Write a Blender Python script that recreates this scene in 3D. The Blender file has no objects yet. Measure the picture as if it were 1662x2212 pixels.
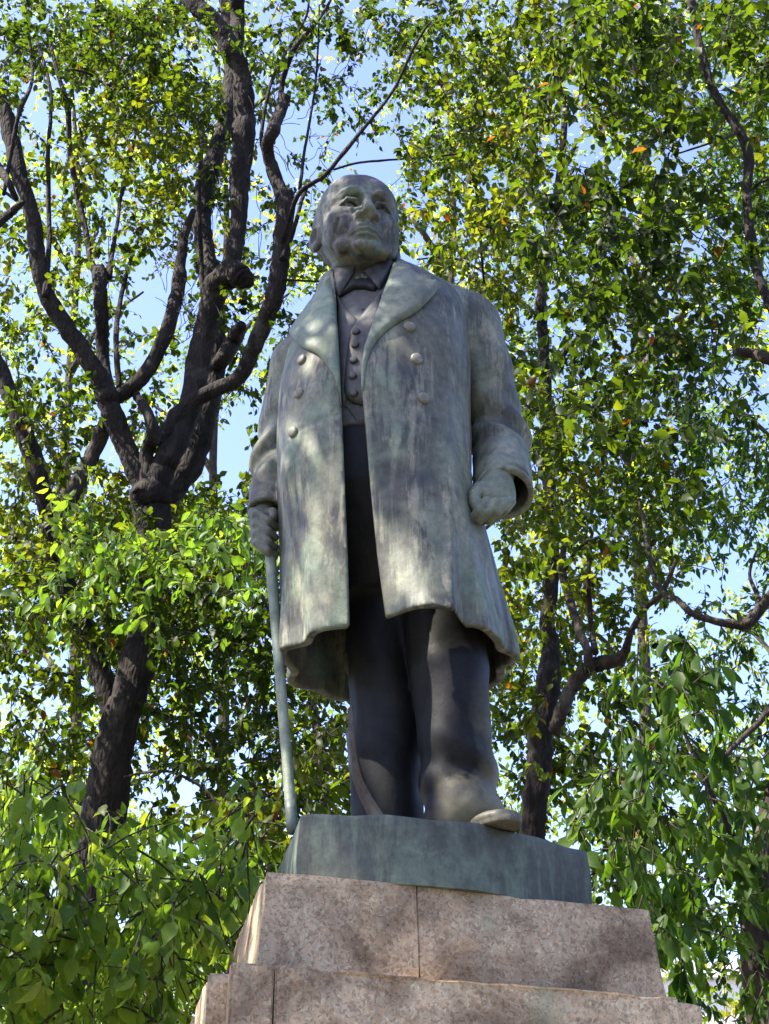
import bpy, bmesh, math, random
import numpy as np
from mathutils import Vector, Matrix
from mathutils.bvhtree import BVHTree
from mathutils.geometry import delaunay_2d_cdt

# ------------------------------------------------------------------ camera, sky, sun
SC = bpy.context.scene
COL = SC.collection
TH = math.radians(29.3); FPX = 3000.0; CAM = np.array([0.0, -4.82, 1.6])
cam_d = bpy.data.cameras.new('camera'); cam = bpy.data.objects.new('camera', cam_d); COL.objects.link(cam)
cam.location = CAM; cam.rotation_euler = (math.pi/2 + TH, 0, 0)
cam_d.sensor_fit = 'HORIZONTAL'; cam_d.sensor_width = 36; cam_d.lens = 36*FPX/1662
cam_d.clip_end = 2000
SC.camera = cam
SUN = Vector((-0.60, -0.20, 0.78)).normalized()
w = bpy.data.worlds.new('World'); SC.world = w; w.use_nodes = True
nt = w.node_tree; bg = nt.nodes['Background']
sky = nt.nodes.new('ShaderNodeTexSky'); sky.sky_type = 'NISHITA'; sky.sun_disc = False
sky.sun_elevation = math.asin(SUN.z); sky.sun_rotation = math.atan2(SUN.x, SUN.y)
sky.air_density = 1.0; sky.dust_density = 1.0; sky.ozone_density = 6.0
sky_tint = nt.nodes.new('ShaderNodeMix'); sky_tint.data_type = 'RGBA'; sky_tint.blend_type = 'MULTIPLY'; sky_tint.inputs[0].default_value = 1.0
sky_tint.inputs[7].default_value = (1.17, 0.95, 1.0, 1)          # colour tint laid over the whole sky, warming its light
nt.links.new(sky.outputs[0], sky_tint.inputs[6]); nt.links.new(sky_tint.outputs[2], bg.inputs[0]); bg.inputs[1].default_value = 0.135
sd = bpy.data.lights.new('sun', 'SUN'); sd.energy = 5.0; sd.angle = math.radians(0.55); sd.color = (1.0, 0.93, 0.82)
sun = bpy.data.objects.new('sun', sd); COL.objects.link(sun)
sun.rotation_euler = SUN.to_track_quat('Z', 'Y').to_euler(); sun.location = (-6, -8, 20)
SC.view_settings.view_transform = 'Standard'; SC.view_settings.look = 'None'
SC.view_settings.gamma = 1; SC.view_settings.use_curve_mapping = False
SC.view_settings.exposure = 2.1
SC.render.engine = 'CYCLES'
SC.cycles.max_bounces = 7; SC.cycles.diffuse_bounces = 4; SC.cycles.glossy_bounces = 2
SC.cycles.transmission_bounces = 4; SC.cycles.transparent_max_bounces = 4
SC.cycles.use_denoising = True
SC.cycles.sample_clamp_indirect = 6
rng = np.random.default_rng(7); random.seed(7)
Z0 = 3.065
CT, ST = math.cos(TH), math.sin(TH)

def ray(px, py):
    u = (px-831)/FPX; v = (1106-py)/FPX
    d = np.array([u, CT-v*ST, ST+v*CT]); return d/np.linalg.norm(d)
def at_y(px, py, y):            # point of that sight line at world depth y
    d = ray(px, py); return CAM + d*((y-CAM[1])/d[1])
def at_z(px, py, z):
    d = ray(px, py); return CAM + d*((z-CAM[2])/d[2])
def proj(X, Y, Z):
    y = Y-CAM[1]; z = Z-CAM[2]; q = y*CT+z*ST
    return 831+FPX*X/q, 1106-FPX*(-y*ST+z*CT)/q

# ------------------------------------------------------------------ object helpers
def tag(o, label=None, cat=None, group=None, kind=None):
    if label: o['label'] = label
    if cat: o['category'] = cat
    if group: o['group'] = group
    if kind: o['kind'] = kind
    return o
def empty(name, loc):
    o = bpy.data.objects.new(name, None); COL.objects.link(o); o.location = loc
    o.empty_display_size = 0.2
    return o
def link(name, me, mat, parent=None):
    o = bpy.data.objects.new(name, me); COL.objects.link(o)
    if mat: me.materials.append(mat)
    if parent:
        o.parent = parent; o.location = -parent.location     # mesh data is in world space
    return o
def mesh_np(name, V, F, smooth=True):
    """V (n,3), F (m,k) with k 3 or 4"""
    me = bpy.data.meshes.new(name); V = np.asarray(V, np.float32); F = np.asarray(F, np.int32)
    me.vertices.add(len(V)); me.vertices.foreach_set('co', V.ravel())
    k = F.shape[1]
    me.loops.add(F.size); me.loops.foreach_set('vertex_index', F.ravel())
    me.polygons.add(len(F)); me.polygons.foreach_set('loop_start', np.arange(0, F.size, k, dtype=np.int32))
    me.polygons.foreach_set('use_smooth', np.full(len(F), smooth))
    me.update(calc_edges=True)
    return me
def from_py(name, V, F, smooth=False):
    me = bpy.data.meshes.new(name); me.from_pydata([tuple(v) for v in V], [], [tuple(f) for f in F])
    if smooth: me.polygons.foreach_set('use_smooth', [True]*len(me.polygons))
    me.update(); return me
def prism(name, poly_bot, poly_top, z0, z1, mat, parent=None, bevel=0.008):
    """polygon prism (plan lists of xy, counter-clockwise) with softened edges"""
    n = len(poly_bot)
    V = [(p[0], p[1], z0) for p in poly_bot]+[(p[0], p[1], z1) for p in poly_top]
    F = [tuple(range(n))[::-1], tuple(range(n, 2*n))]+[(i, (i+1) % n, n+(i+1) % n, n+i) for i in range(n)]
    me = from_py(name, V, F)
    bm = bmesh.new(); bm.from_mesh(me)
    bmesh.ops.recalc_face_normals(bm, faces=bm.faces)
    if bevel: bmesh.ops.bevel(bm, geom=list(bm.edges), offset=bevel, segments=2, affect='EDGES', clamp_overlap=True)
    bm.to_mesh(me); bm.free()
    return link(name, me, mat, parent)

# ------------------------------------------------------------------ materials
def new_mat(name):
    m = bpy.data.materials.new(name); m.use_nodes = True
    return m, m.node_tree, m.node_tree.nodes['Principled BSDF']
def ramp(nt, fac, stops, interp='LINEAR'):
    r = nt.nodes.new('ShaderNodeValToRGB'); r.color_ramp.interpolation = interp
    e = r.color_ramp.elements
    while len(e) < len(stops): e.new(0.5)
    for i, (p, c) in enumerate(stops):
        e[i].position = p; e[i].color = (*c, 1) if len(c) == 3 else c
    if fac is not None: nt.links.new(fac, r.inputs[0])
    return r.outputs[0]
def noise(nt, scale, detail=4, rough=0.55, vec=None, stretch=None, dist=0.0):
    n = nt.nodes.new('ShaderNodeTexNoise'); n.inputs['Scale'].default_value = scale
    n.inputs['Detail'].default_value = detail; n.inputs['Roughness'].default_value = rough
    n.inputs['Distortion'].default_value = dist
    tc = nt.nodes.new('ShaderNodeTexCoord'); src = vec or tc.outputs['Object']
    if stretch:
        mp = nt.nodes.new('ShaderNodeMapping'); mp.inputs['Scale'].default_value = stretch
        nt.links.new(src, mp.inputs[0]); src = mp.outputs[0]
    nt.links.new(src, n.inputs['Vector'])
    return n.outputs['Fac']
def mix(nt, fac, a, b, blend='MIX'):
    m = nt.nodes.new('ShaderNodeMix'); m.data_type = 'RGBA'; m.blend_type = blend
    for s, v in ((0, fac), (6, a), (7, b)):
        if hasattr(v, 'is_linked'): nt.links.new(v, m.inputs[s])
        elif s == 0: m.inputs[0].default_value = v
        else: m.inputs[s].default_value = (*v, 1)
    return m.outputs[2]
def bump(nt, bsdf, h, strength=0.3, dist=0.01):
    b = nt.nodes.new('ShaderNodeBump'); b.inputs['Strength'].default_value = strength
    b.inputs['Distance'].default_value = dist
    nt.links.new(h, b.inputs['Height']); nt.links.new(b.outputs[0], bsdf.inputs['Normal'])

def bronze(name, cols, streak=0.5, mint=0.45, dark=(0.030, 0.033, 0.035), pale=0.3, mintcol=(0.17, 0.25, 0.205), tone=0.70, edge=False, spec=0.4, sc=1.0):
    m, nt, b = new_mat(name)
    base = ramp(nt, noise(nt, 2.6*sc, 6, 0.62, stretch=(1, 1, 0.5), dist=0.7),
                [(0.36, cols[0]), (0.46, cols[1]), (0.54, cols[2]), (0.64, cols[3])])
    mm = ramp(nt, noise(nt, 1.9*sc, 5, 0.6, stretch=(1, 1, 0.8), dist=0.4), [(0.66-0.28*mint, (0, 0, 0)), (0.78-0.24*mint, (1, 1, 1))])
    c = mix(nt, mm, base, mintcol)
    sk = ramp(nt, noise(nt, 13, 7, 0.72, stretch=(1, 1, 0.13), dist=0.35), [(0.47, (0, 0, 0)), (0.56, (1, 1, 1))])
    big = ramp(nt, noise(nt, 2.3*sc, 4, 0.6), [(0.41, (0, 0, 0)), (0.52, (1, 1, 1))])
    sk2 = mix(nt, 1.0, sk, big, 'MULTIPLY')
    sc = mix(nt, streak, (0, 0, 0), sk2)
    c = mix(nt, sc, c, dark)
    mo = ramp(nt, noise(nt, 17, 7, 0.74, stretch=(1, 1, 0.55), dist=0.6), [(0.50, (0, 0, 0)), (0.57, (1, 1, 1))])
    c = mix(nt, mix(nt, streak*0.6, (0, 0, 0), mix(nt, 1.0, mo, ramp(nt, noise(nt, 3.4, 4, 0.6), [(0.45, (0, 0, 0)), (0.55, (1, 1, 1))]), 'MULTIPLY')), c, (0.060, 0.062, 0.060))
    pl = ramp(nt, noise(nt, 14, 6, 0.72, stretch=(1, 1, 0.2), dist=0.4), [(0.54, (0, 0, 0)), (0.63, (1, 1, 1))])
    c = mix(nt, mix(nt, pale, (0, 0, 0), pl), c, (0.29, 0.285, 0.245))
    c = mix(nt, 0.45, c, ramp(nt, noise(nt, 24, 7, 0.78), [(0.35, (0.15, 0.15, 0.15)), (0.65, (0.85, 0.85, 0.85))]), 'OVERLAY')
    if edge:            # pale patina on the outer side, and a pale instep, of the forward trouser leg
        tc = nt.nodes.new('ShaderNodeTexCoord'); sp = nt.nodes.new('ShaderNodeSeparateXYZ'); nt.links.new(tc.outputs['Object'], sp.inputs[0])
        def mth(op, a, b_):
            q = nt.nodes.new('ShaderNodeMath'); q.operation = op
            for i, v in enumerate((a, b_)):
                if hasattr(v, 'is_linked'): nt.links.new(v, q.inputs[i])
                else: q.inputs[i].default_value = v
            return q.outputs[0]
        nz = noise(nt, 6, 5, 0.6)
        e1 = mth('ADD', mth('MULTIPLY', mth('SUBTRACT', sp.outputs[0], 0.300), 9.0), mth('MULTIPLY', mth('SUBTRACT', nz, 0.5), 1.6))
        zl = mth('SUBTRACT', sp.outputs[2], Z0)
        e2 = mth('ADD', mth('MULTIPLY', mth('SUBTRACT', 0.075, zl), 12.0), mth('MULTIPLY', mth('SUBTRACT', nz, 0.5), 3.0))
        e3 = mth('MULTIPLY', mth('MINIMUM', mth('MAXIMUM', e1, 0.0), 1.0), mth('MINIMUM', mth('MAXIMUM', mth('MULTIPLY', mth('SUBTRACT', 0.46, zl), 4.0), 0.0), 1.0))
        e2 = mth('MULTIPLY', mth('MINIMUM', mth('MAXIMUM', e2, 0.0), 1.0), mth('MINIMUM', mth('MAXIMUM', mth('MULTIPLY', mth('SUBTRACT', sp.outputs[0], 0.16), 20.0), 0.0), 1.0))
        fac = mth('MINIMUM', mth('MAXIMUM', mth('MAXIMUM', e3, e2), 0.0), 1.0)
        c = mix(nt, mth('MULTIPLY', fac, 0.85), c, ramp(nt, noise(nt, 7, 5, 0.65), [(0.3, (0.40, 0.45, 0.40)), (0.5, (0.68, 0.70, 0.60)), (0.7, (0.95, 0.88, 0.74))]))
    c = mix(nt, 1.0, c, (tone*1.16, tone*1.06, tone*0.83), 'MULTIPLY')
    nt.links.new(c, b.inputs['Base Color'])
    rr = ramp(nt, noise(nt, 5, 4), [(0.3, (0.45,)*3), (0.7, (0.72,)*3)]); nt.links.new(rr, b.inputs['Roughness'])
    b.inputs['Specular IOR Level'].default_value = spec; b.inputs['Metallic'].default_value = 0.05
    bump(nt, b, noise(nt, 38, 6, 0.7), 0.22, 0.006)
    return m
G1 = [(0.052, 0.06, 0.056), (0.11, 0.118, 0.102), (0.135, 0.160, 0.134), (0.185, 0.205, 0.172)]
M_COAT = bronze('coat_patina', G1, 0.85, tone=0.84, mint=0.42, pale=0.55, mintcol=(0.125, 0.20, 0.16))
M_LAPEL = bronze('lapel_patina', [(0.10, 0.13, 0.11), (0.14, 0.17, 0.145), (0.155, 0.205, 0.17), (0.19, 0.25, 0.205)], 0.25, 0.75, pale=0.2)
M_BTN = bronze('button_patina', [(0.20, 0.21, 0.19), (0.26, 0.27, 0.24), (0.31, 0.32, 0.28), (0.36, 0.37, 0.32)], 0.1, 0.4, pale=0.3, tone=0.52)
M_HEAD = bronze('head_patina', [(0.045, 0.046, 0.050), (0.095, 0.098, 0.094), (0.13, 0.155, 0.135), (0.17, 0.215, 0.18)], 0.75, 0.36, pale=0.3, mintcol=(0.14, 0.21, 0.175), sc=2.2, tone=0.78)
M_VEST = bronze('waistcoat_patina', [(0.055, 0.054, 0.062), (0.085, 0.083, 0.092), (0.105, 0.112, 0.115), (0.13, 0.15, 0.145)], 0.4, 0.2, pale=0.08, tone=0.56)
M_TROU = bronze('trouser_patina', [(0.018, 0.018, 0.022), (0.026, 0.026, 0.030), (0.034, 0.036, 0.042), (0.06, 0.062, 0.062)], 0.3, 0.05, dark=(0.015, 0.015, 0.018), pale=0.12, mintcol=(0.10, 0.13, 0.115), tone=0.3, spec=0.18)
M_SHIN = bronze('front_trouser_patina', [(0.024, 0.026, 0.034), (0.032, 0.035, 0.046), (0.042, 0.048, 0.055), (0.07, 0.078, 0.075)], 0.3, -0.6, dark=(0.02, 0.022, 0.03), pale=0.04, mintcol=(0.09, 0.11, 0.1), edge=True, tone=0.22, spec=0.18)
M_SHOE = bronze('shoe_patina', [(0.065, 0.068, 0.066), (0.11, 0.112, 0.10), (0.14, 0.15, 0.132), (0.18, 0.185, 0.16)], 0.4, 0.4, pale=0.3)
M_HAND = bronze('hand_patina', [(0.09, 0.10, 0.095), (0.14, 0.16, 0.145), (0.165, 0.205, 0.175), (0.19, 0.24, 0.205)], 0.5, 0.5, pale=0.15)
M_CANE = bronze('cane_patina', [(0.15, 0.19, 0.17), (0.19, 0.245, 0.21), (0.22, 0.285, 0.245), (0.26, 0.32, 0.28)], 0.2, 0.4, pale=0.2)
M_BASE = bronze('base_patina', [(0.075, 0.09, 0.095), (0.11, 0.14, 0.14), (0.15, 0.20, 0.185), (0.19, 0.26, 0.235)], 0.6, 0.4, dark=(0.055, 0.055, 0.07), pale=0.08, mintcol=(0.17, 0.27, 0.235), tone=0.52)

def granite(name, warm=1.0, lift=1.0):
    m, nt, b = new_mat(name)
    tc = nt.nodes.new('ShaderNodeTexCoord')
    v = nt.nodes.new('ShaderNodeTexVoronoi'); v.inputs['Scale'].default_value = 130
    v.inputs['Randomness'].default_value = 1.0
    ds = nt.nodes.new('ShaderNodeMix'); ds.data_type = 'VECTOR'
    nz = nt.nodes.new('ShaderNodeTexNoise'); nz.inputs['Scale'].default_value = 45; nz.inputs['Detail'].default_value = 3
    nt.links.new(tc.outputs['Object'], nz.inputs['Vector'])
    ds.inputs[0].default_value = 0.035
    nt.links.new(tc.outputs['Object'], ds.inputs[4]); nt.links.new(nz.outputs['Color'], ds.inputs[5])
    nt.links.new(ds.outputs[1], v.inputs['Vector'])
    sp = nt.nodes.new('ShaderNodeSeparateColor'); nt.links.new(v.outputs['Color'], sp.inputs[0])
    k = lift
    c = ramp(nt, sp.outputs[0], [(0.0, (0.20*k, 0.165*k, 0.145*k)), (0.16, (0.25*k, 0.19*k, 0.16*k)), (0.38, (0.335*k, 0.26*k, 0.215*k)), (0.62, (0.375*k, 0.305*k, 0.25*k)),
                             (0.82, (0.30*k, 0.275*k, 0.255*k)), (1.0, (0.44*k, 0.39*k, 0.34*k))])
    stain = ramp(nt, noise(nt, 2.2, 6, 0.65, stretch=(1, 1, 1.3), dist=0.5), [(0.40, (0.36, 0.32, 0.30)), (0.55, (1, 1, 1))])
    c = mix(nt, 0.85, c, stain, 'MULTIPLY')
    drip = ramp(nt, noise(nt, 5, 5, 0.6, stretch=(1, 1, 0.12)), [(0.36, (0.62, 0.58, 0.56)), (0.52, (1, 1, 1))])
    c = mix(nt, 0.7, c, drip, 'MULTIPLY')
    grn = ramp(nt, noise(nt, 3.5, 5, 0.65, stretch=(1, 1, 0.25), dist=0.4), [(0.56, (0, 0, 0)), (0.68, (0.45, 0.45, 0.45))])
    c = mix(nt, grn, c, (0.17, 0.20, 0.17))
    rust = ramp(nt, noise(nt, 3.1, 5, 0.7, dist=1.0), [(0.60, (0, 0, 0)), (0.72, (0.5, 0.5, 0.5))])
    c = mix(nt, rust, c, (0.36*warm, 0.23*warm, 0.13))
    c = mix(nt, 1.0, c, (1.38, 1.29, 0.96), 'MULTIPLY')
    nt.links.new(c, b.inputs['Base Color']); b.inputs['Roughness'].default_value = 0.8
    b.inputs['Specular IOR Level'].default_value = 0.25
    h = mix(nt, 0.5, sp.outputs[0], noise(nt, 60, 5, 0.7)); bump(nt, b, h, 0.5, 0.006)
    return m
M_GRAN = granite('weathered_granite', 1.0, 0.92)
M_GRAN2 = granite('pale_granite', 1.05, 1.25)

def bark(name, cols):
    m, nt, b = new_mat(name)
    tc = nt.nodes.new('ShaderNodeTexCoord')
    n1 = noise(nt, 9, 8, 0.7, stretch=(1, 1, 0.3), dist=0.8)
    c = ramp(nt, n1, [(0.32, cols[0]), (0.5, cols[1]), (0.68, cols[2])])
    li = ramp(nt, noise(nt, 2.5, 5, 0.65), [(0.57, (0, 0, 0)), (0.68, (0.7, 0.7, 0.7))])
    c = mix(nt, li, c, cols[3])
    nt.links.new(c, b.inputs['Base Color']); b.inputs['Roughness'].default_value = 0.9
    b.inputs['Specular IOR Level'].default_value = 0.15
    vo = nt.nodes.new('ShaderNodeTexVoronoi'); vo.feature = 'DISTANCE_TO_EDGE'; vo.inputs['Scale'].default_value = 26
    mp = nt.nodes.new('ShaderNodeMapping'); mp.inputs['Scale'].default_value = (1, 1, 0.35)
    nt.links.new(tc.outputs['Object'], mp.inputs[0]); nt.links.new(mp.outputs[0], vo.inputs['Vector'])
    h = mix(nt, 0.5, vo.outputs['Distance'], n1)
    bump(nt, b, h, 1.0, 0.05)
    return m
M_BARK = bark('dark_bark', [(0.010, 0.008, 0.007), (0.022, 0.018, 0.015), (0.042, 0.035, 0.028), (0.075, 0.068, 0.056)])
M_BARK2 = bark('brown_bark', [(0.016, 0.013, 0.010), (0.040, 0.032, 0.025), (0.075, 0.061, 0.047), (0.12, 0.105, 0.085)])

def leaf_mat(name, stops, tr=0.5, boost=(4.6, 4.3, 0.9), k=0.30):
    stops = [(p, tuple(v*k for v in c)) for p, c in stops]
    m, nt, b = new_mat(name)
    at = nt.nodes.new('ShaderNodeAttribute'); at.attribute_name = 'tint'
    c = ramp(nt, at.outputs['Fac'], stops)
    c = mix(nt, 0.7, c, ramp(nt, noise(nt, 38, 4, 0.65), [(0.35, (0.55, 0.55, 0.5)), (0.65, (1.3, 1.25, 1.2))]), 'MULTIPLY')
    nt.links.new(c, b.inputs['Base Color']); b.inputs['Roughness'].default_value = 0.45
    b.inputs['Specular IOR Level'].default_value = 0.14
    t = nt.nodes.new('ShaderNodeBsdfTranslucent')
    tcol = mix(nt, 1.0, c, boost, 'MULTIPLY'); nt.links.new(tcol, t.inputs[0])
    ms = nt.nodes.new('ShaderNodeMixShader'); ms.inputs[0].default_value = tr
    nt.links.new(b.outputs[0], ms.inputs[1]); nt.links.new(t.outputs[0], ms.inputs[2])
    nt.links.new(ms.outputs[0], nt.nodes['Material Output'].inputs[0])
    return m
LS_GREEN = [(0.0, (0.026, 0.052, 0.012)), (0.35, (0.054, 0.102, 0.017)), (0.68, (0.10, 0.155, 0.022)), (0.90, (0.17, 0.20, 0.03)), (0.955, (0.22, 0.10, 0.02)), (1.0, (0.22, 0.05, 0.03))]
LS_DEEP = [(0.0, (0.024, 0.056, 0.013)), (0.4, (0.048, 0.105, 0.018)), (0.8, (0.085, 0.150, 0.024)), (0.96, (0.12, 0.17, 0.03)), (1.0, (0.24, 0.13, 0.03))]
LS_FAR = [(0.0, (0.045, 0.085, 0.016)), (0.4, (0.085, 0.13, 0.02)), (0.75, (0.15, 0.18, 0.028)), (0.9, (0.22, 0.19, 0.035)), (0.96, (0.28, 0.13, 0.03)), (1.0, (0.32, 0.07, 0.04))]
M_LEAF = leaf_mat('green_leaf', LS_GREEN, 0.55)
M_LEAFD = leaf_mat('deep_green_leaf', LS_DEEP, 0.5, boost=(2.9, 2.9, 0.9), k=0.60)
M_LEAFF = leaf_mat('yellow_green_leaf', LS_FAR, 0.65, boost=(3.6, 3.5, 0.8), k=1.05)  # sunlit look of the far trees is put into this leaf colour
M_LEAFN = leaf_mat('pale_green_leaf', LS_GREEN, 0.45, boost=(2.6, 2.6, 0.9), k=1.25)

# ------------------------------------------------------------------ ground and the building far behind
def ground():
    m, nt, b = new_mat('plaza_paving')
    tc = nt.nodes.new('ShaderNodeTexCoord')
    br = nt.nodes.new('ShaderNodeTexBrick'); br.inputs['Scale'].default_value = 1.6
    br.inputs['Color1'].default_value = (0.11, 0.10, 0.085, 1); br.inputs['Color2'].default_value = (0.09, 0.085, 0.072, 1)
    br.inputs['Mortar'].default_value = (0.08, 0.075, 0.065, 1); br.inputs['Mortar Size'].default_value = 0.012
    nt.links.new(tc.outputs['Object'], br.inputs['Vector'])
    c = mix(nt, 0.4, br.outputs['Color'], ramp(nt, noise(nt, 0.8, 6), [(0.3, (0.06, 0.054, 0.044)), (0.7, (0.13, 0.115, 0.095))]))
    nt.links.new(c, b.inputs['Base Color']); b.inputs['Roughness'].default_value = 0.85
    V = []; F = []; n = 24; R = 600
    xs = np.sign(np.linspace(-1, 1, n+1))*np.abs(np.linspace(-1, 1, n+1))**2.5*R
    for y in xs:
        for x in xs: V.append((x, y, 0))
    for j in range(n):
        for i in range(n): a = j*(n+1)+i; F.append((a, a+1, a+n+2, a+n+1))
    tag(link('ground', from_py('ground', V, F), m), kind='structure')
ground()

def building():
    m, nt, b = new_mat('white_render'); b.inputs['Roughness'].default_value = 0.8
    nt.links.new(ramp(nt, noise(nt, 0.6, 5), [(0.3, (0.62, 0.58, 0.56)), (0.7, (0.72, 0.69, 0.67))]), b.inputs['Base Color'])
    g, nt2, b2 = new_mat('dark_window_glass'); b2.inputs['Roughness'].default_value = 0.08
    nt2.links.new(ramp(nt2, noise(nt2, 2, 2), [(0.3, (0.05, 0.06, 0.07)), (0.7, (0.09, 0.10, 0.12))]), b2.inputs['Base Color'])
    root = empty('white_building', (17, 46, 0))
    tag(root, 'white building glimpsed far behind the trees beside the lower right trunk', 'building')
    x0, x1, y0, y1, H = 8, 40, 46, 58, 11.2
    prism('wall', [(x0, y0), (x1, y0), (x1, y1), (x0, y1)], [(x0, y0), (x1, y0), (x1, y1), (x0, y1)], 0, H, m, root, 0.02)
    prism('roof', [(x0-.3, y0-.3), (x1+.3, y0-.3), (x1+.3, y1+.3), (x0-.3, y1+.3)], [(x0-.3, y0-.3), (x1+.3, y0-.3), (x1+.3, y1+.3), (x0-.3, y1+.3)], H+.003, H+.5, m, root, 0.02)
    first = None
    for fl in range(3):
        for i in range(9):
            cx = x0+2+i*3.4; cz = 1.3+fl*3.5
            if first is None:
                V = [(-.8, -.04, 0), (.8, -.04, 0), (.8, -.04, 1.7), (-.8, -.04, 1.7), (-.8, .02, 0), (.8, .02, 0), (.8, .02, 1.7), (-.8, .02, 1.7)]
                F = [(0, 1, 2, 3), (5, 4, 7, 6), (1, 5, 6, 2), (4, 0, 3, 7), (3, 2, 6, 7), (4, 5, 1, 0)]
                first = from_py('window', V, F); first.materials.append(g)
            o = bpy.data.objects.new('window', first); COL.objects.link(o); o.parent = root
            o.location = Vector((cx, y0, cz))-root.location
building()

# ------------------------------------------------------------------ signed distance modelling (numpy)
def smin(a, b, k):
    h = np.clip(0.5+0.5*(b-a)/k, 0, 1); return b+(a-b)*h-k*h*(1-h)
def smax(a, b, k): return -smin(-a, -b, k)
def ell(P, c, r):
    X, Y, Z = P
    qx, qy, qz = (X-c[0])/r[0], (Y-c[1])/r[1], (Z-c[2])/r[2]
    k0 = np.sqrt(qx*qx+qy*qy+qz*qz); k1 = np.sqrt((qx/r[0])**2+(qy/r[1])**2+(qz/r[2])**2)+1e-9
    return k0*(k0-1)/k1
def cap(P, a, b, ra, rb=None):
    if rb is None: rb = ra
    X, Y, Z = P; bx, by, bz = b[0]-a[0], b[1]-a[1], b[2]-a[2]
    L = bx*bx+by*by+bz*bz
    t = np.clip(((X-a[0])*bx+(Y-a[1])*by+(Z-a[2])*bz)/L, 0, 1)
    return np.sqrt((X-a[0]-t*bx)**2+(Y-a[1]-t*by)**2+(Z-a[2]-t*bz)**2)-(ra+(rb-ra)*t)
def chain(P, pts, rs, k=0.0):
    d = None
    for i in range(len(pts)-1):
        c = cap(P, pts[i], pts[i+1], rs[i], rs[i+1])
        d = c if d is None else (smin(d, c, k) if k else np.minimum(d, c))
    return d
def wob(P, freq, seed, n=7):
    r = np.random.default_rng(seed); s = 0
    for i in range(n):
        v = r.normal(size=3)*freq*(0.6+0.9*r.random()); s = s+np.sin(P[0]*v[0]+P[1]*v[1]+P[2]*v[2]+r.random()*6.28)
    return s/n
def grid(lo, hi, h):
    ax = [np.arange(l, u+h, h, dtype=np.float32) for l, u in zip(lo, hi)]
    return np.meshgrid(*ax, indexing='ij', sparse=True), [len(a) for a in ax]
def nets(f, lo, h):
    f = np.ascontiguousarray(f, np.float32); nx, ny, nz = f.shape
    ins = f < 0
    s = np.zeros((nx-1, ny-1, nz-1), np.int8)
    for dx in (0, 1):
        for dy in (0, 1):
            for dz in (0, 1): s += ins[dx:nx-1+dx, dy:ny-1+dy, dz:nz-1+dz]
    I = np.argwhere((s > 0) & (s < 8)); ids = np.full(s.shape, -1, np.int32); ids[tuple(I.T)] = np.arange(len(I))
    acc = np.zeros((len(I), 3), np.float32); cnt = np.zeros(len(I), np.float32)
    for ax in range(3):
        o = [a for a in range(3) if a != ax]
        for u in (0, 1):
            for v in (0, 1):
                A = I.copy(); A[:, o[0]] += u; A[:, o[1]] += v
                B = A.copy(); B[:, ax] += 1
                fa = f[tuple(A.T)]; fb = f[tuple(B.T)]
                cr = (fa < 0) != (fb < 0); t = np.where(cr, fa/(fa-fb+1e-12), 0)
                p = (A-I).astype(np.float32); p[:, ax] += t
                acc[cr] += p[cr]; cnt[cr] += 1
    V = (I+acc/cnt[:, None])*h+np.array(lo, np.float32)
    Q = []
    for ax in range(3):
        o1, o2 = (ax+1) % 3, (ax+2) % 3
        sl = [slice(None)]*3; sl[ax] = slice(0, f.shape[ax]-1); a = ins[tuple(sl)]
        sl[ax] = slice(1, f.shape[ax]); b = ins[tuple(sl)]
        E = np.argwhere(a != b)
        E = E[(E[:, o1] > 0) & (E[:, o2] > 0) & (E[:, o1] < f.shape[o1]-1) & (E[:, o2] < f.shape[o2]-1)]
        fl = a[tuple(E.T)]
        def c(d1, d2):
            G = E.copy(); G[:, o1] += d1; G[:, o2] += d2; return ids[tuple(G.T)]
        q = np.stack([c(-1, -1), c(0, -1), c(0, 0), c(-1, 0)], 1)
        q[~fl] = q[~fl][:, ::-1]
        Q.append(q)
    return V, np.concatenate(Q)
def sdf_obj(name, fn, lo, hi, h, mat, parent):
    P, shp = grid(lo, hi, h)
    f = np.broadcast_to(fn(P), shp)
    V, Q = nets(f, lo, h)
    V = V+np.array([0, 0, Z0], np.float32)
    return link(name, mesh_np(name, V, Q), mat, parent), (V, Q)
def bvh_of(VQ): return BVHTree.FromPolygons([tuple(v) for v in VQ[0].tolist()], [tuple(q) for q in VQ[1].tolist()])

# ------------------------------------------------------------------ granite pedestal
def roughen(o, cuts=14, amp=0.003, seed=0):
    """hewn faces and worn arrises"""
    me = o.data; bm = bmesh.new(); bm.from_mesh(me)
    for it in range(5):
        es = [e for e in bm.edges if e.calc_length() > 0.075 and all(abs(v.co.z) > Z0-1.2 for v in e.verts)]
        if not es: break
        bmesh.ops.subdivide_edges(bm, edges=es, cuts=1, use_grid_fill=True)
    bm.normal_update()
    r = np.random.default_rng(seed); ks = r.normal(size=(10, 3))*np.array([18]*5+[48]*5)[:, None]; ph = r.random(10)*6.28
    for v in bm.verts:
        q = np.array(v.co); n = float(np.sum(np.sin(ks @ q+ph)))/10
        sharp = max((f.normal.angle(v.normal) if f.normal.length else 0) for f in v.link_faces) > 0.3
        v.co -= v.normal*(amp*n+(0.010*max(0, n*2.2) if sharp else 0))
    bm.to_mesh(me); bm.free()
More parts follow.
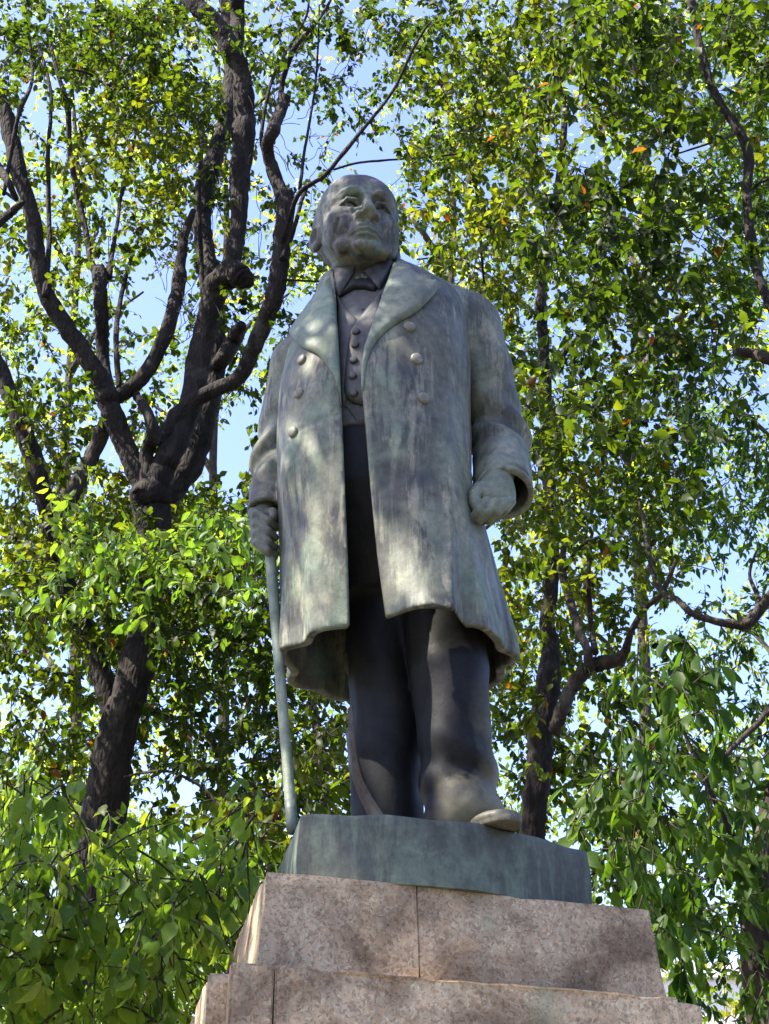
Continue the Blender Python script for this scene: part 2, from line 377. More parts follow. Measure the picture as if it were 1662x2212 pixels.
def pedestal():
    root = empty('granite_pedestal', (0.2, 0.3, 0))
    tag(root, 'stepped pedestal of weathered pinkish granite blocks carrying the bronze statue', 'pedestal')
    e = np.array([0.928, 0.372]); nrm = np.array([0.372, -0.928])          # along the front face, and out of it
    def off(p, d): return tuple(np.array(p)+nrm*d)
    def lerp(a, b, t): return tuple(np.array(a)*(1-t)+np.array(b)*t)
    # upper stage: two front stones with a joint, flaring a little to the foot
    TL, TR = (-0.36, -0.61), (0.885, -0.111)
    BL, BR = (-0.6, 0.68), (0.50, 1.1)
    zt, zb = Z0-0.35, Z0-0.654
    t = 0.37; g = 0.0012
    def stone(nm, a, b, c, d, z0, z1, fl, mat, bev=0.0025):
        ctr = np.mean([a, b, c, d], 0)
        bot = [tuple(np.array(p)+(np.array(q))) for p, q in zip((a, b, c, d), fl)]
        o = prism(nm, bot, [a, b, c, d], z0, z1, mat, root, bev); roughen(o, seed=len(root.children)); return o
    jT, jB = lerp(TL, TR, t), lerp(BL, BR, t)
    j1, j2 = tuple(np.array(jT)-e*g), tuple(np.array(jT)+e*g)
    k1, k2 = tuple(np.array(jB)-e*g), tuple(np.array(jB)+e*g)
    f0 = nrm*0.02
    stone('granite_block', TL, j1, k1, BL, zb, zt, [f0-e*0.02, f0, -f0, -e*0.05], M_GRAN)
    stone('granite_block', j2, TR, BR, k2, zb, zt-0.002, [f0, f0+e*0.03, e*0.03, -f0], M_GRAN)
    # second stage: projecting centre between set-back wings
    z1t, z1b = zb-0.004, Z0-1.75
    A, B2 = np.array((-0.430, -0.80)), np.array((0.925, -0.254))
    s = A+e*0.128
    back = nrm*-1.75
    def box4(p, q, dep, za, zz, mat, bev=0.006, out=0.0):
        p = np.array(p)+nrm*out; q = np.array(q)+nrm*out
        bk = np.array((-0.18, 0.984))*dep; poly = [tuple(p), tuple(q), tuple(q+bk), tuple(p+bk)]
        o = prism('granite_block', poly, poly, za, zz, mat, root, bev); roughen(o, seed=len(root.children)+20); return o
    box4(A, s-e*g, 0.9, z1b, z1t, M_GRAN2)
    box4(s+e*g, B2, 1.7, z1b, z1t, M_GRAN2, out=0.004)
    box4(A-e*0.025+nrm*-0.15, A+e*0.08+nrm*-0.15, 1.5, z1b, z1t-0.004, M_GRAN2)
    box4(B2+e*0.004+nrm*-0.05, B2+e*0.125+nrm*-0.05, 1.4, z1b, z1t-0.004, M_GRAN2)
    # lower shaft and plinth, below the frame
    L, R = A-e*0.25, B2+e*0.16
    box4(L, R, 1.9, 0.55, z1b-0.004, M_GRAN2, out=0.06)
    box4(L-e*0.25, R+e*0.25, 2.5, 0.25, 0.546, M_GRAN, out=0.35)
    box4(L-e*0.6, R+e*0.6, 3.3, 0.0, 0.246, M_GRAN, out=0.75)
pedestal()

# ------------------------------------------------------------------ the bronze statue
STAT = empty('bronze_statue', (0.1, 0.1, Z0-0.352))
tag(STAT, 'green-grey bronze statue of an old man in a long frock coat on the granite pedestal', 'statue')
def lerpz(Z, zs, vs): return np.interp(Z, zs, vs).astype(np.float32)
SZ = [0.45, 0.65, 1.0, 1.3, 1.6, 1.85, 2.05, 2.20, 2.34, 2.48]
SCX = [0.048, 0.044, 0.01, -0.028, -0.038, -0.03, -0.02, -0.01, -0.03, -0.07]
SA = [0.432, 0.430, 0.405, 0.388, 0.388, 0.395, 0.385, 0.33, 0.24, 0.16]
SCY = [-0.03, -0.03, -0.04, -0.05, -0.05, -0.04, -0.02, 0.0, 0.02, 0.05]
SB = [0.36, 0.36, 0.37, 0.375, 0.37, 0.35, 0.31, 0.26, 0.20, 0.15]
PSI = math.radians(11); CP, SP = math.cos(PSI), math.sin(PSI)
def torso(P, shrink=0.0, fold=True):
    X, Y, Z = P
    Zs = Z-0.20*X*np.clip((Z-1.2)/0.8, 0, 1)                    # shoulders tilt, image right higher
    cx, a, cy, b = (lerpz(Zs, SZ, v) for v in (SCX, SA, SCY, SB))
    xr = CP*(X-cx)-SP*(Y-cy); yr = SP*(X-cx)+CP*(Y-cy)
    a = a-shrink; b = b-shrink
    p = 2.35
    q = (np.abs(xr/a)**p+np.abs(yr/b)**p+1e-9)**(1/p)
    d = (q-1)*np.minimum(a, b)*0.9
    if fold:
        th = np.arctan2(yr/b, xr/a)
        k = np.clip((1.25-Z)/0.75, 0, 1)
        front = np.clip(-yr/0.15, 0, 1)
        bx = np.clip((X+0.02)/0.26, 0, 1)*np.clip((0.285-X)/0.045, 0, 1)
        d = d-0.125*bx*front*k**1.3
        d = d-0.016*k*np.sin(th*9+Z*1.5)-0.006*np.sin(th*14-Z*2.2+1)*np.clip((1.9-Z), 0, 1)
        # seam at the waist and a soft pull between the buttons
        d = d+0.003*np.exp(-((Z-1.46-0.1*X)/0.010)**2)*front
    d = d+0.006*wob(P, 9, 3)
    d = np.maximum(d, Z-2.46)
    return d
NK = (-0.105, 0.05)
def arm_r(P):
    d = chain(P, [(0.368, 0.03, 2.17), (0.480, 0.06, 1.62)], [0.142, 0.112])
    d = smin(d, cap(P, (0.480, 0.06, 1.62), (0.458, -0.19, 1.17), 0.113, 0.121), 0.04)
    d = d+0.014*np.sin((P[2]*36+P[0]*26+P[1]*14))*np.exp(-((P[2]-1.64)/0.12)**2)+0.008*np.sin(P[2]*20-P[0]*30+P[1]*8)*np.exp(-((P[2]-1.95)/0.12)**2)+0.007*wob(P, 16, 11)
    ax = np.array([-0.025, -0.22, -0.42]); ax = ax/np.linalg.norm(ax)
    cut = (P[0]-0.462)*ax[0]+(P[1]+0.16)*ax[1]+(P[2]-1.228)*ax[2]
    d = d+0.016*np.exp(-((cut+0.042)/0.007)**2)                  # stitched cuff line
    d = smax(d, cut, 0.005)
    inn = cap(P, (0.471, -0.065, 1.395), (0.455, -0.23, 1.10), 0.086, 0.100)
    return np.maximum(d, -inn)
def arm_l(P):
    d = chain(P, [(-0.37, 0.09, 2.02), (-0.437, 0.12, 1.56)], [0.125, 0.106])
    d = smin(d, cap(P, (-0.437, 0.12, 1.56), (-0.468, 0.0, 1.20), 0.106, 0.080), 0.04)
    d = d+0.016*np.sin((P[2]*34-P[0]*26+P[1]*14))*np.exp(-((P[2]-1.56)/0.16)**2)+0.006*wob(P, 15, 12)
    ax = np.array([-0.02, -0.12, -0.36]); ax = ax/np.linalg.norm(ax)
    cut = (P[0]+0.475)*ax[0]+(P[1]-0.0)*ax[1]+(P[2]-1.245)*ax[2]
    d = d+0.004*np.exp(-((cut+0.05)/0.008)**2)
    d = smax(d, cut, 0.005)
    inn = cap(P, (-0.458, 0.05, 1.40), (-0.468, -0.01, 1.15), 0.055, 0.062)
    return np.maximum(d, -inn)
EDGE_Y = [560, 605, 700, 800, 850, 930, 1060, 1200, 1355, 1600]
EDGE_L = [716, 724, 729, 735, 737, 741, 746, 752, 756, 762]
EDGE_R = [856, 838, 806, 785, 783, 790, 801, 815, 836, 862]
def coat_outer(P):
    X, Y, Z = P
    d = torso(P)
    d = smin(d, chain(P, [(NK[0]+.04, 0.04, 2.37), (0.19, 0.04, 2.285), (0.35, 0.03, 2.20)], [0.13, 0.135, 0.138]), 0.05)
    d = smin(d, chain(P, [(NK[0]-.03, 0.06, 2.33), (-0.26, 0.07, 2.17), (-0.36, 0.09, 2.03)], [0.125, 0.125, 0.115]), 0.05)
    col = cap(P, (NK[0]+0.01, 0.035, 2.30), (NK[0]+0.005, 0.06, 2.47), 0.205, 0.185)
    tilt = Z-2.475-0.18*(X-NK[0])-0.35*(Y-0.05)
    col = smax(col, tilt, 0.02)
    return smin(d, col, 0.05)
def coat_fn(P):
    X, Y, Z = P
    d = coat_outer(P)
    sh = np.maximum(d, -(d+0.027))
    hem = 0.585-0.05*np.clip(Y, 0, 1)+0.012*np.sin(X*9+1)
    sh = smax(sh, hem-Z, 0.006)
    px, py = proj(X, Y, Z+Z0)
    op = np.maximum(np.interp(py, EDGE_Y, EDGE_L)-px, px-np.interp(py, EDGE_Y, EDGE_R))/580.0
    op = np.maximum(op, Y-0.03)
    sh = smax(sh, -op, 0.006)
    ncav = cap(P, (NK[0], 0.05, 2.2), (NK[0], 0.06, 2.7), 0.155, 0.15)
    sh = np.maximum(sh, -ncav)
    ar = arm_r(P)
    # the armhole seam and the hollow between sleeve and side
    gr = np.abs(ar)-0.020
    gz = np.clip((2.22-Z)/0.25, 0, 1)
    sh = smax(sh, -(gr+0.05*(1-gz)), 0.006)
    sh = smin(sh, ar, 0.006); sh = smin(sh, arm_l(P), 0.010)
    return sh
COAT, VQ = sdf_obj('coat', coat_fn, (-0.68, -0.62, 0.46), (0.70, 0.50, 2.60), 0.0082, M_COAT, STAT)
# unopened outer surface, only used to lay lapels and buttons on
def grid_only(fn, lo, hi, h):
    P, shp = grid(lo, hi, h); V, Q = nets(np.broadcast_to(fn(P), shp), lo, h)
    return V+np.array([0, 0, Z0], np.float32), Q
BV_OUT = bvh_of(grid_only(lambda P: smin(smin(coat_outer(P), arm_r(P), 0.018), arm_l(P), 0.018), (-0.68, -0.62, 0.5), (0.70, 0.3, 2.60), 0.02))
# shirt front and the body under the coat
def inner_fn(P):
    d = torso(P, 0.075, False)
    d = smin(d, cap(P, (NK[0], 0.03, 2.25), (NK[0], 0.05, 2.46), 0.17, 0.14), 0.08)
    return np.maximum(d, 1.44-P[2])
INNER, VQi = sdf_obj('shirt', inner_fn, (-0.5, -0.5, 1.42), (0.5, 0.45, 2.56), 0.012, M_VEST, STAT)
BV_IN = bvh_of(VQi)

def hit(bv, px, py):
    d = Vector(ray(px, py)); r = bv.ray_cast(Vector(CAM), d)
    if r[0] is None:
        q = Vector(CAM)+d*5.6; r = bv.find_nearest(q)
        return r[0], r[1], d, False
    n = r[1]
    if n.dot(d) > 0: n = -n
    return r[0], n, d, True
def catmull(pts, closed, n=8):
    P = [np.array(p, float) for p in pts]; m = len(P); out = []
    rngi = range(m) if closed else range(m-1)
    for i in rngi:
        p0 = P[(i-1) % m] if closed or i > 0 else P[0]; p1 = P[i]; p2 = P[(i+1) % m]
        p3 = P[(i+2) % m] if closed or i+2 < m else P[m-1]
        for k in range(n):
            t = k/n
            out.append(0.5*((2*p1)+(-p0+p2)*t+(2*p0-5*p1+4*p2-p3)*t*t+(-p0+3*p1-3*p2+p3)*t**3))
    if not closed: out.append(P[-1])
    return out
def densify(poly, step=5):
    out = []
    for i in range(len(poly)):
        a = np.array(poly[i], float); b = np.array(poly[(i+1) % len(poly)], float)
        n = max(1, int(np.linalg.norm(b-a)/step))
        out += [a+(b-a)*k/n for k in range(n)]
    return out
def panel(name, poly, bv, lift, mat, step=6, thick=0.02, lift_fn=None, parent=STAT):
    """a sheet of metal with thickness that lies on a body, outlined as seen in the photograph"""
    b = densify(poly, step); n = len(b)
    A = np.array(b); lo = A.min(0); hi = A.max(0)
    def inside(q):
        c = False
        for i in range(n):
            p1, p2 = b[i], b[(i+1) % n]
            if (p1[1] > q[1]) != (p2[1] > q[1]) and q[0] < (p2[0]-p1[0])*(q[1]-p1[1])/(p2[1]-p1[1])+p1[0]: c = not c
        return c
    pts = [Vector(p) for p in b]
    for y in np.arange(lo[1], hi[1], step):
        for x in np.arange(lo[0], hi[0], step):
            q = np.array((x, y))
            if inside(q) and np.min(np.linalg.norm(A-q, axis=1)) > step*0.6: pts.append(Vector(q))
    r = delaunay_2d_cdt(pts, [(i, (i+1) % n) for i in range(n)], [], 1, 1e-4)
    P2 = [np.array(v) for v in r[0]]; F = [tuple(f) for f in r[2]]; edges = [tuple(e) for e in r[1]]
    cnt = {}
    for f in F:
        for i in range(len(f)): k = tuple(sorted((f[i], f[(i+1) % len(f)]))); cnt[k] = cnt.get(k, 0)+1
    H = []; N = []; ok = []
    for p in P2:
        h, nn, d, o = hit(bv, *p); H.append(np.array(h)); N.append(np.array(nn)); ok.append(o)
    H = np.array(H); N = np.array(N); ok = np.array(ok)
    nb = [[] for _ in P2]
    for f in F:
        for i in range(len(f)): nb[f[i]].append(f[(i+1) % len(f)]); nb[f[(i+1) % len(f)]].append(f[i])
    # smooth distance along the sight line so the sheet bridges small hollows
    t = np.linalg.norm(H-CAM, axis=1); D = np.array([ray(*p) for p in P2])
    if (~ok).any() and ok.any(): t[~ok] = np.median(t[ok])
    for it in range(6):
        t2 = t.copy()
        for i, q in enumerate(nb):
            if q: t2[i] = 0.5*t[i]+0.5*np.mean(t[q])
        t = t2
    H = CAM+D*t[:, None]
    for it in range(3):
        N = np.array([N[i]+(N[q].sum(0) if q else 0) for i, q in enumerate(nb)]); N /= np.linalg.norm(N, axis=1)[:, None]+1e-9
    bd = np.array([np.min(np.linalg.norm(A-p, axis=1)) for p in P2])
    L = np.array([lift_fn(*p) if lift_fn else lift for p in P2])
    rnd = 1-0.45*np.exp(-(bd/ (step*0.9))**2)
    top = H+N*(L*rnd)[:, None]
    bot = H+N*(L-thick)[:, None]
    m = len(P2); V = list(top)+list(bot)
    FF = []
    for f in F:
        a, b_, c = top[f[0]], top[f[1]], top[f[2]]
        f2 = f if np.dot(np.cross(b_-a, c-a), CAM-a) > 0 else f[::-1]
        FF.append(f2); FF.append(tuple(i+m for i in f2[::-1]))
        for i in range(len(f2)):
            u, v = f2[i], f2[(i+1) % len(f2)]
            if cnt[tuple(sorted((u, v)))] == 1: FF.append((v, u, u+m, v+m))
    return link(name, from_py(name, V, FF, True), mat, parent)
def button(px, py, bv, r, lift, mat, parent, name='button', h=0.40):
    p, nn, d, o = hit(bv, px, py)
    c = Vector(p)+nn*lift
    V = []; F = []; prof = [(1.0, -0.3), (1.0, 0.05), (0.95, 0.18), (0.80, 0.29), (0.50, 0.36), (0.0, h)]
    q = nn.to_track_quat('Z', 'Y'); k = 14
    for rr, zz in prof[:-1]:
        for i in range(k):
            a = 2*math.pi*i/k; V.append(c+q @ Vector((math.cos(a)*rr*r, math.sin(a)*rr*r, zz*r)))
    V.append(c+q @ Vector((0, 0, h*r)))
    for j in range(len(prof)-2):
        for i in range(k): F.append((j*k+i, j*k+(i+1) % k, (j+1)*k+(i+1) % k, (j+1)*k+i))
    j = len(prof)-2
    for i in range(k): F.append((j*k+i, j*k+(i+1) % k, len(V)-1))
    V2 = V
    return link(name, from_py(name, V2, F, True), mat, parent)
def child_of(o, p):      # re-parent a sub-part, keeping it where it is
    o.parent = p; o.location = (0, 0, 0); return o

LAP_L = [(720, 604)]+[tuple(p) for p in catmull([(718, 606), (690, 640), (660, 678), (630, 720)], False, 4)][1:]+[tuple(p) for p in catmull([(632, 728), (645, 743), (662, 757), (686, 768), (706, 790), (722, 815), (733, 845), (738, 880)], False, 4)]+[(737, 850), (735, 800), (730, 710)]
LAP_R = [tuple(p) for p in catmull([(852, 573), (878, 585), (910, 605), (950, 619)], False, 4)]+[tuple(p) for p in catmull([(951, 624), (925, 655), (895, 684), (855, 706), (825, 728), (805, 755), (792, 790), (785, 850)], False, 4)]+[(781, 846), (782, 790), (788, 750), (806, 700), (838, 612)]
lap1 = panel('lapel', LAP_L, BV_OUT, 0.030, M_LAPEL, 6, 0.018, lambda x, y: 0.014+0.020*min(1, max(0, (735-x)/80))+0.022*min(1, max(0, (690-y)/80)))
lap2 = panel('lapel', LAP_R, BV_OUT, 0.030, M_LAPEL, 6, 0.018, lambda x, y: 0.014+0.022*min(1, max(0, (x-800)/90)))
# waistcoat: left front tucked under the rounded right front
v1 = [(731, 640), (752, 672), (778, 697), (764, 735), (755, 790), (752, 865), (742, 880), (736, 850), (731, 760)]
v2 = [(824, 640), (800, 668), (774, 700), (759, 722), (753, 770), (748, 815), (746, 848), (752, 864), (768, 876), (792, 881), (806, 860), (800, 760), (830, 690)]
v3 = [(744, 876), (752, 885), (766, 905), (778, 933), (792, 948), (800, 905), (796, 880), (770, 874)]
wc1 = panel('waistcoat', v1, BV_IN, 0.016, M_VEST, 5, 0.02)
wc2 = panel('waistcoat', v2, BV_IN, 0.034, M_VEST, 5, 0.024)
panel('shirt_tail', v3, BV_IN, 0.006, M_VEST, 5, 0.012)
for q in [(775, 732), (772, 758), (769, 791), (767, 825), (769, 860)]:
    child_of(button(*q, BV_IN, 0.0165, 0.040, M_VEST, wc2), wc2).location = (0, 0, 0)
for q in [(885, 707), (900, 776), (915, 861), (653, 777), (647, 850), (634, 934)]:
    child_of(button(*q, BV_OUT, 0.0245 if q[0] > 700 else 0.0225, 0.005, M_BTN, COAT), COAT)
# shirt stud, collar points and bow tie
button(783, 668, BV_IN, 0.008, 0.002, M_VEST, STAT, 'stud')
c1 = [(726, 582), (768, 580), (766, 596), (752, 618), (736, 648), (726, 632), (719, 610)]
c2 = [(787, 592), (806, 576), (828, 562), (848, 572), (840, 600), (822, 632), (806, 622), (796, 604)]
panel('collar', c1, BV_IN, 0.030, M_VEST, 5, 0.02)
panel('collar', c2, BV_IN, 0.030, M_VEST, 5, 0.02)
tie = [(737, 642), (752, 622), (768, 602), (785, 596), (800, 606), (814, 622), (812, 634), (790, 628), (768, 628), (750, 638)]
panel('bow_tie', tie, BV_IN, 0.022, M_TROU, 4, 0.022)
panel('tie_knot', [(768, 606), (784, 599), (798, 606), (796, 616), (782, 612), (770, 617)], BV_IN, 0.036, M_VEST, 4, 0.02)

def hips_fn(P):
    d = torso(P, 0.085+0.16*np.clip((1.22-P[2])/0.40, 0, 1), False)
    return np.maximum(np.maximum(d, 0.85-P[2]), P[2]-1.47)

# ---- head
HC = (-0.121, -0.054, 2.63); HY = math.radians(13)
def head_fn(P):
    X, Y, Z = P[0]-HC[0], P[1]-HC[1], P[2]-HC[2]
    c, s = math.cos(HY), math.sin(HY)
    x, y, z = c*X+s*Y, -s*X+c*Y, Z+0*X
    Q = (x, y, z)
    ax = np.abs(x); M = (ax, y, z)                             # mirrored
    d = ell(Q, (0.0, 0.035, 0.065), (0.176, 0.218, 0.216))
    d = smin(d, ell(M, (0.068, 0.030, 0.085), (0.108, 0.195, 0.178)), 0.04)
    d = smin(d, ell(Q, (0, -0.055, 0.0), (0.150, 0.150, 0.235)), 0.05)
    d = smin(d, ell(Q, (0, -0.055, -0.108), (0.158, 0.142, 0.104)), 0.05)          # jaw
    d = smin(d, ell(M, (0.096, -0.088, -0.135), (0.058, 0.070, 0.070)), 0.04)       # jowl
    d = smin(d, ell(M, (0.098, -0.118, -0.060), (0.055, 0.055, 0.050)), 0.045)      # cheekbone
    d = smin(d, ell(Q, (0, -0.165, -0.222), (0.070, 0.052, 0.044)), 0.035)          # chin
    d = smin(d, ell(Q, (0, -0.155, -0.150), (0.078, 0.058, 0.062)), 0.04)          # muzzle
    d = smin(d, ell(Q, (0, -0.030, -0.200), (0.092, 0.112, 0.050)), 0.05)             # under the chin
    # brow ridges
    d = smin(d, chain(M, [(0.022, -0.194, 0.040), (0.050, -0.194, 0.056), (0.085, -0.176, 0.060), (0.122, -0.140, 0.040)], [0.014, 0.015, 0.015, 0.012]), 0.025)
    # eye sockets, eyeballs
    d = smax(d, -ell(M, (0.066, -0.216, 0.006), (0.056, 0.052, 0.038)), 0.014)
    d = smax(d, -ell(M, (0.034, -0.206, 0.016), (0.020, 0.026, 0.026)), 0.014)
    d = smin(d, ell(M, (0.070, -0.134, -0.006), (0.046, 0.044, 0.034)), 0.005)
    # heavy upper lid with the dark slit under it, lower lid and bag
    d = smin(d, chain(M, [(0.026, -0.178, -0.006), (0.050, -0.190, 0.016), (0.082, -0.185, 0.019), (0.126, -0.138, -0.016)], [0.006, 0.0110, 0.0115, 0.006]), 0.005)
    d = smax(d, -chain(M, [(0.030, -0.192, -0.012), (0.054, -0.198, -0.002), (0.082, -0.190, -0.002), (0.118, -0.148, -0.020)], [0.006, 0.0130, 0.0135, 0.006]), 0.003)
    d = smin(d, chain(M, [(0.034, -0.178, -0.026), (0.068, -0.185, -0.036), (0.112, -0.146, -0.032)], [0.007, 0.0110, 0.008]), 0.006)
    d = smax(d, -chain(M, [(0.036, -0.204, -0.054), (0.070, -0.204, -0.070), (0.096, -0.190, -0.062)], [0.003, 0.006, 0.002]), 0.018)
    # eyebrow hair
    d = smin(d, chain(M, [(0.024, -0.206, 0.046), (0.046, -0.211, 0.062), (0.074, -0.205, 0.069), (0.102, -0.180, 0.064), (0.128, -0.146, 0.046)], [0.006, 0.009, 0.010, 0.009, 0.005]), 0.008)
    d = smax(d, -chain(M, [(0.000, -0.222, 0.040), (0.000, -0.226, 0.062)], [0.004, 0.003]), 0.014)
    # nose: straight broad bridge, flat underside
    d = smin(d, chain(Q, [(0, -0.188, 0.040), (0, -0.212, -0.010), (0, -0.248, -0.072)], [0.019, 0.020, 0.023]), 0.018)
    d = smin(d, ell(Q, (0, -0.250, -0.080), (0.028, 0.024, 0.019)), 0.010)
    d = smin(d, ell(M, (0.041, -0.213, -0.088), (0.018, 0.027, 0.018)), 0.010)
    d = smin(d, ell(Q, (0, -0.216, -0.084), (0.040, 0.036, 0.024)), 0.008)
    d = smin(d, cap(Q, (0, -0.236, -0.098), (0, -0.205, -0.125), 0.010, 0.012), 0.008)
    d = smax(d, -ell(M, (0.021, -0.232, -0.112), (0.009, 0.012, 0.007)), 0.004)
    d = smax(d, -chain(M, [(0.050, -0.222, -0.066), (0.060, -0.214, -0.092)], [0.004, 0.006]), 0.008)
    # folds from the nose to the mouth corners, cheek folds, jowl crease
    d = smax(d, -chain(M, [(0.056, -0.210, -0.088), (0.078, -0.200, -0.125), (0.092, -0.184, -0.182)], [0.005, 0.0115, 0.005]), 0.014)
    d = smin(d, ell(M, (0.092, -0.152, -0.105), (0.030, 0.035, 0.045)), 0.020)
    d = smax(d, -chain(M, [(0.118, -0.172, -0.095), (0.126, -0.155, -0.150), (0.108, -0.150, -0.205)], [0.003, 0.0065, 0.004]), 0.018)
    d = smax(d, -chain(M, [(0.060, -0.205, -0.195), (0.078, -0.188, -0.235)], [0.004, 0.006]), 0.016)
    d = smin(d, ell(M, (0.092, -0.135, -0.205), (0.034, 0.038, 0.034)), 0.018)
    # lips drawn down at the corners
    d = smin(d, chain(M, [(0.0, -0.214, -0.132), (0.034, -0.208, -0.140), (0.066, -0.184, -0.164)], [0.012, 0.012, 0.007]), 0.012)
    d = smin(d, chain(M, [(0.0, -0.219, -0.154), (0.034, -0.210, -0.160), (0.064, -0.188, -0.176)], [0.0085, 0.0085, 0.006]), 0.005)
    d = smin(d, chain(M, [(0.0, -0.213, -0.184), (0.030, -0.207, -0.184), (0.058, -0.188, -0.186)], [0.012, 0.0115, 0.006]), 0.008)
    d = smax(d, -chain(M, [(0.0, -0.2255, -0.1690), (0.036, -0.2165, -0.173), (0.082, -0.180, -0.194)], [0.0085, 0.0085, 0.005]), 0.003)
    d = smax(d, -chain(M, [(0.0, -0.222, -0.206), (0.042, -0.206, -0.207)], [0.011, 0.006]), 0.012)
    d = smin(d, ell(M, (0.022, -0.202, -0.232), (0.024, 0.020, 0.022)), 0.012)
    # hair at the temples and above the ears
    hair = ell(Q, (0, 0.072, 0.055), (0.187, 0.197, 0.160))
    hair = smax(hair, z-0.115-0.1*y, 0.03)
    hair = smax(hair, -0.070-y-0.15*(z)+0.010*np.sin(z*60), 0.004)
    hair = hair+0.005*np.sin(z*150+x*60+y*90)
    d = smin(d, hair, 0.010)
    # ears
    ex, ey, ez = ax-0.178, y-0.020+0.18*(z+0.05), z+0.050
    ear = ell((ex-0.35*ey, ey, ez), (0, 0, 0), (0.024, 0.044, 0.064))
    ear = smax(ear, -ell((ex, ey, ez), (0.022, -0.012, 0.008), (0.024, 0.028, 0.044)), 0.005)
    ear = smin(ear, ell((ex, ey, ez), (0.004, -0.008, -0.050), (0.014, 0.020, 0.020)), 0.012)
    d = smin(d, ear, 0.010)
    d = d+0.0036*wob(Q, 42, 5, 9)+0.0020*wob(Q, 95, 6, 9)
    # neck
    nk = cap(P, (-0.112, 0.035, 2.46), (-0.105, 0.05, 2.24), 0.122, 0.128)
    nk = nk+0.004*np.sin((P[2]*1.0+P[0]*0.3)*110)
    return smin(d, nk, 0.03)
sdf_obj('head', head_fn, (-0.37, -0.36, 2.24), (0.13, 0.26, 2.97), 0.0037, M_HEAD, STAT)

# ---- legs
L1 = [(-0.01, 0.06, 1.10), (0.005, 0.06, 0.55), (0.010, 0.08, -0.09)]
L2 = [(0.185, -0.05, 1.10), (0.235, -0.13, 0.50), (0.262, -0.13, 0.02)]
def leg1(P):
    S = (P[0], P[1]*0.86+0.01, P[2])
    d = chain(S, L1, [0.158, 0.142, 0.132], 0.008)
    cr = chain(P, [(-0.092, -0.025, 0.62), (-0.078, -0.030, 0.30), (-0.062, -0.025, 0.08), (-0.015, -0.060, -0.10)], [0.016, 0.017, 0.018, 0.022])
    d = smin(d, cr, 0.03)
    return np.maximum(d+0.005*wob(P, 14, 21)-0.004*np.sin(P[2]*16+P[0]*20), -0.13-P[2])
def leg2(P):
    S = (P[0], P[1]*0.88-0.015, P[2])
    d = chain(S, L2, [0.155, 0.142, 0.128], 0.008)
    cr = chain(P, [(0.325, -0.200, 0.42), (0.335, -0.205, 0.26), (0.330, -0.205, 0.10)], [0.006, 0.014, 0.018])
    d = smin(d, cr, 0.04)
    # trouser front breaking over the shoe
    br = ell(P, (0.275, -0.222, -0.025), (0.088, 0.088, 0.085))
    d = smin(d, br, 0.035)
    d = smin(d, cap(P, (0.205, -0.18, -0.07), (0.345, -0.20, -0.055), 0.075, 0.070), 0.04)
    d = smax(d, -cap(P, (0.19, -0.30, 0.10), (0.33, -0.29, 0.085), 0.018), 0.03)
    return np.maximum(d+0.005*wob(P, 14, 22)+0.009*np.sin(P[2]*34+P[0]*18)*np.exp(-((P[2]-0.12)/0.11)**2)+0.004*np.sin(P[2]*13-P[0]*22), -0.115-P[2])
def trousers(P):
    d = smin(leg1(P), leg2(P), 0.02+0.06*np.clip((P[2]-0.6)/0.3, 0, 1))
    return smin(d, hips_fn(P), 0.05)
sdf_obj('trousers', trousers, (-0.45, -0.45, -0.15), (0.46, 0.40, 1.50), 0.0095, M_SHIN, STAT)
BV_TR = bvh_of(grid_only(trousers, (-0.3, -0.45, -0.15), (0.46, 0.3, 0.9), 0.02))
def ribbon(name, px, wid, lift, mat, parent, bv):
    q = catmull(px, False, 6); V = []; F = []
    for i, (x, y, wd) in enumerate(q):
        hs = [hit(bv, x+o*wd*0.5, y) for o in (-1, -0.4, 0.4, 1)]
        for j, h in enumerate(hs): V.append(tuple(h[0]+h[1]*(lift if j in (1, 2) else -0.004)))
    for i in range(len(q)-1):
        for j in range(3): F.append((i*4+j, i*4+j+1, i*4+j+5, i*4+j+4))
    return child_of(link(name, from_py(name, V, F, True), mat, parent), parent)
M_CREASE = bronze('worn_crease_patina', [(0.13, 0.105, 0.09), (0.17, 0.145, 0.125), (0.20, 0.185, 0.165), (0.23, 0.22, 0.2)], 0.5, 0.1, pale=0.1, tone=0.42, spec=0.2)
TROU = [o for o in STAT.children if o.name == 'trousers'][0]
ribbon('crease', [(741, 1340, 16), (747, 1450, 18), (755, 1550, 20), (766, 1650, 24), (782, 1705, 32), (812, 1762, 44)], 16, 0.012, M_CREASE, TROU, BV_TR)

def shoe_fn(heel, toe, zb):
    h = np.array(heel); t = np.array(toe); ax = (t-h)/np.linalg.norm(t-h); L = np.linalg.norm(t-h); sd_ = np.array([-ax[1], ax[0]])
    def f(P):
        u = (P[0]-h[0])*ax[0]+(P[1]-h[1])*ax[1]; v = (P[0]-h[0])*sd_[0]+(P[1]-h[1])*sd_[1]; z = P[2]-zb+0*u
        S = (u, v, z)
        d = ell(S, (0.08, 0, 0.05), (0.12, 0.072, 0.075))
        d = smin(d, cap(S, (0.10, 0, 0.050), (L-0.12, 0.0, 0.016), 0.062, 0.044), 0.05)
        d = smin(d, ell(S, (L-0.11, 0, 0.024), (0.115, 0.078, 0.032)), 0.03)
        d = smax(d, 0.018-z, 0.01)
        d = d+0.005*np.exp(-((u-(L-0.20))/0.008)**2)
        q = (u-L*0.5)/(L*0.53)
        wv = 0.076*np.sqrt(np.clip(1-q**4, 0.02, 1))*(0.9+0.12*np.sin(u*8))
        sole = np.maximum(np.maximum(np.abs(v)-wv, np.abs(u-L*0.5)-L*0.525), np.abs(z-0.010)-0.011)
        return np.minimum(d, sole)
    return f
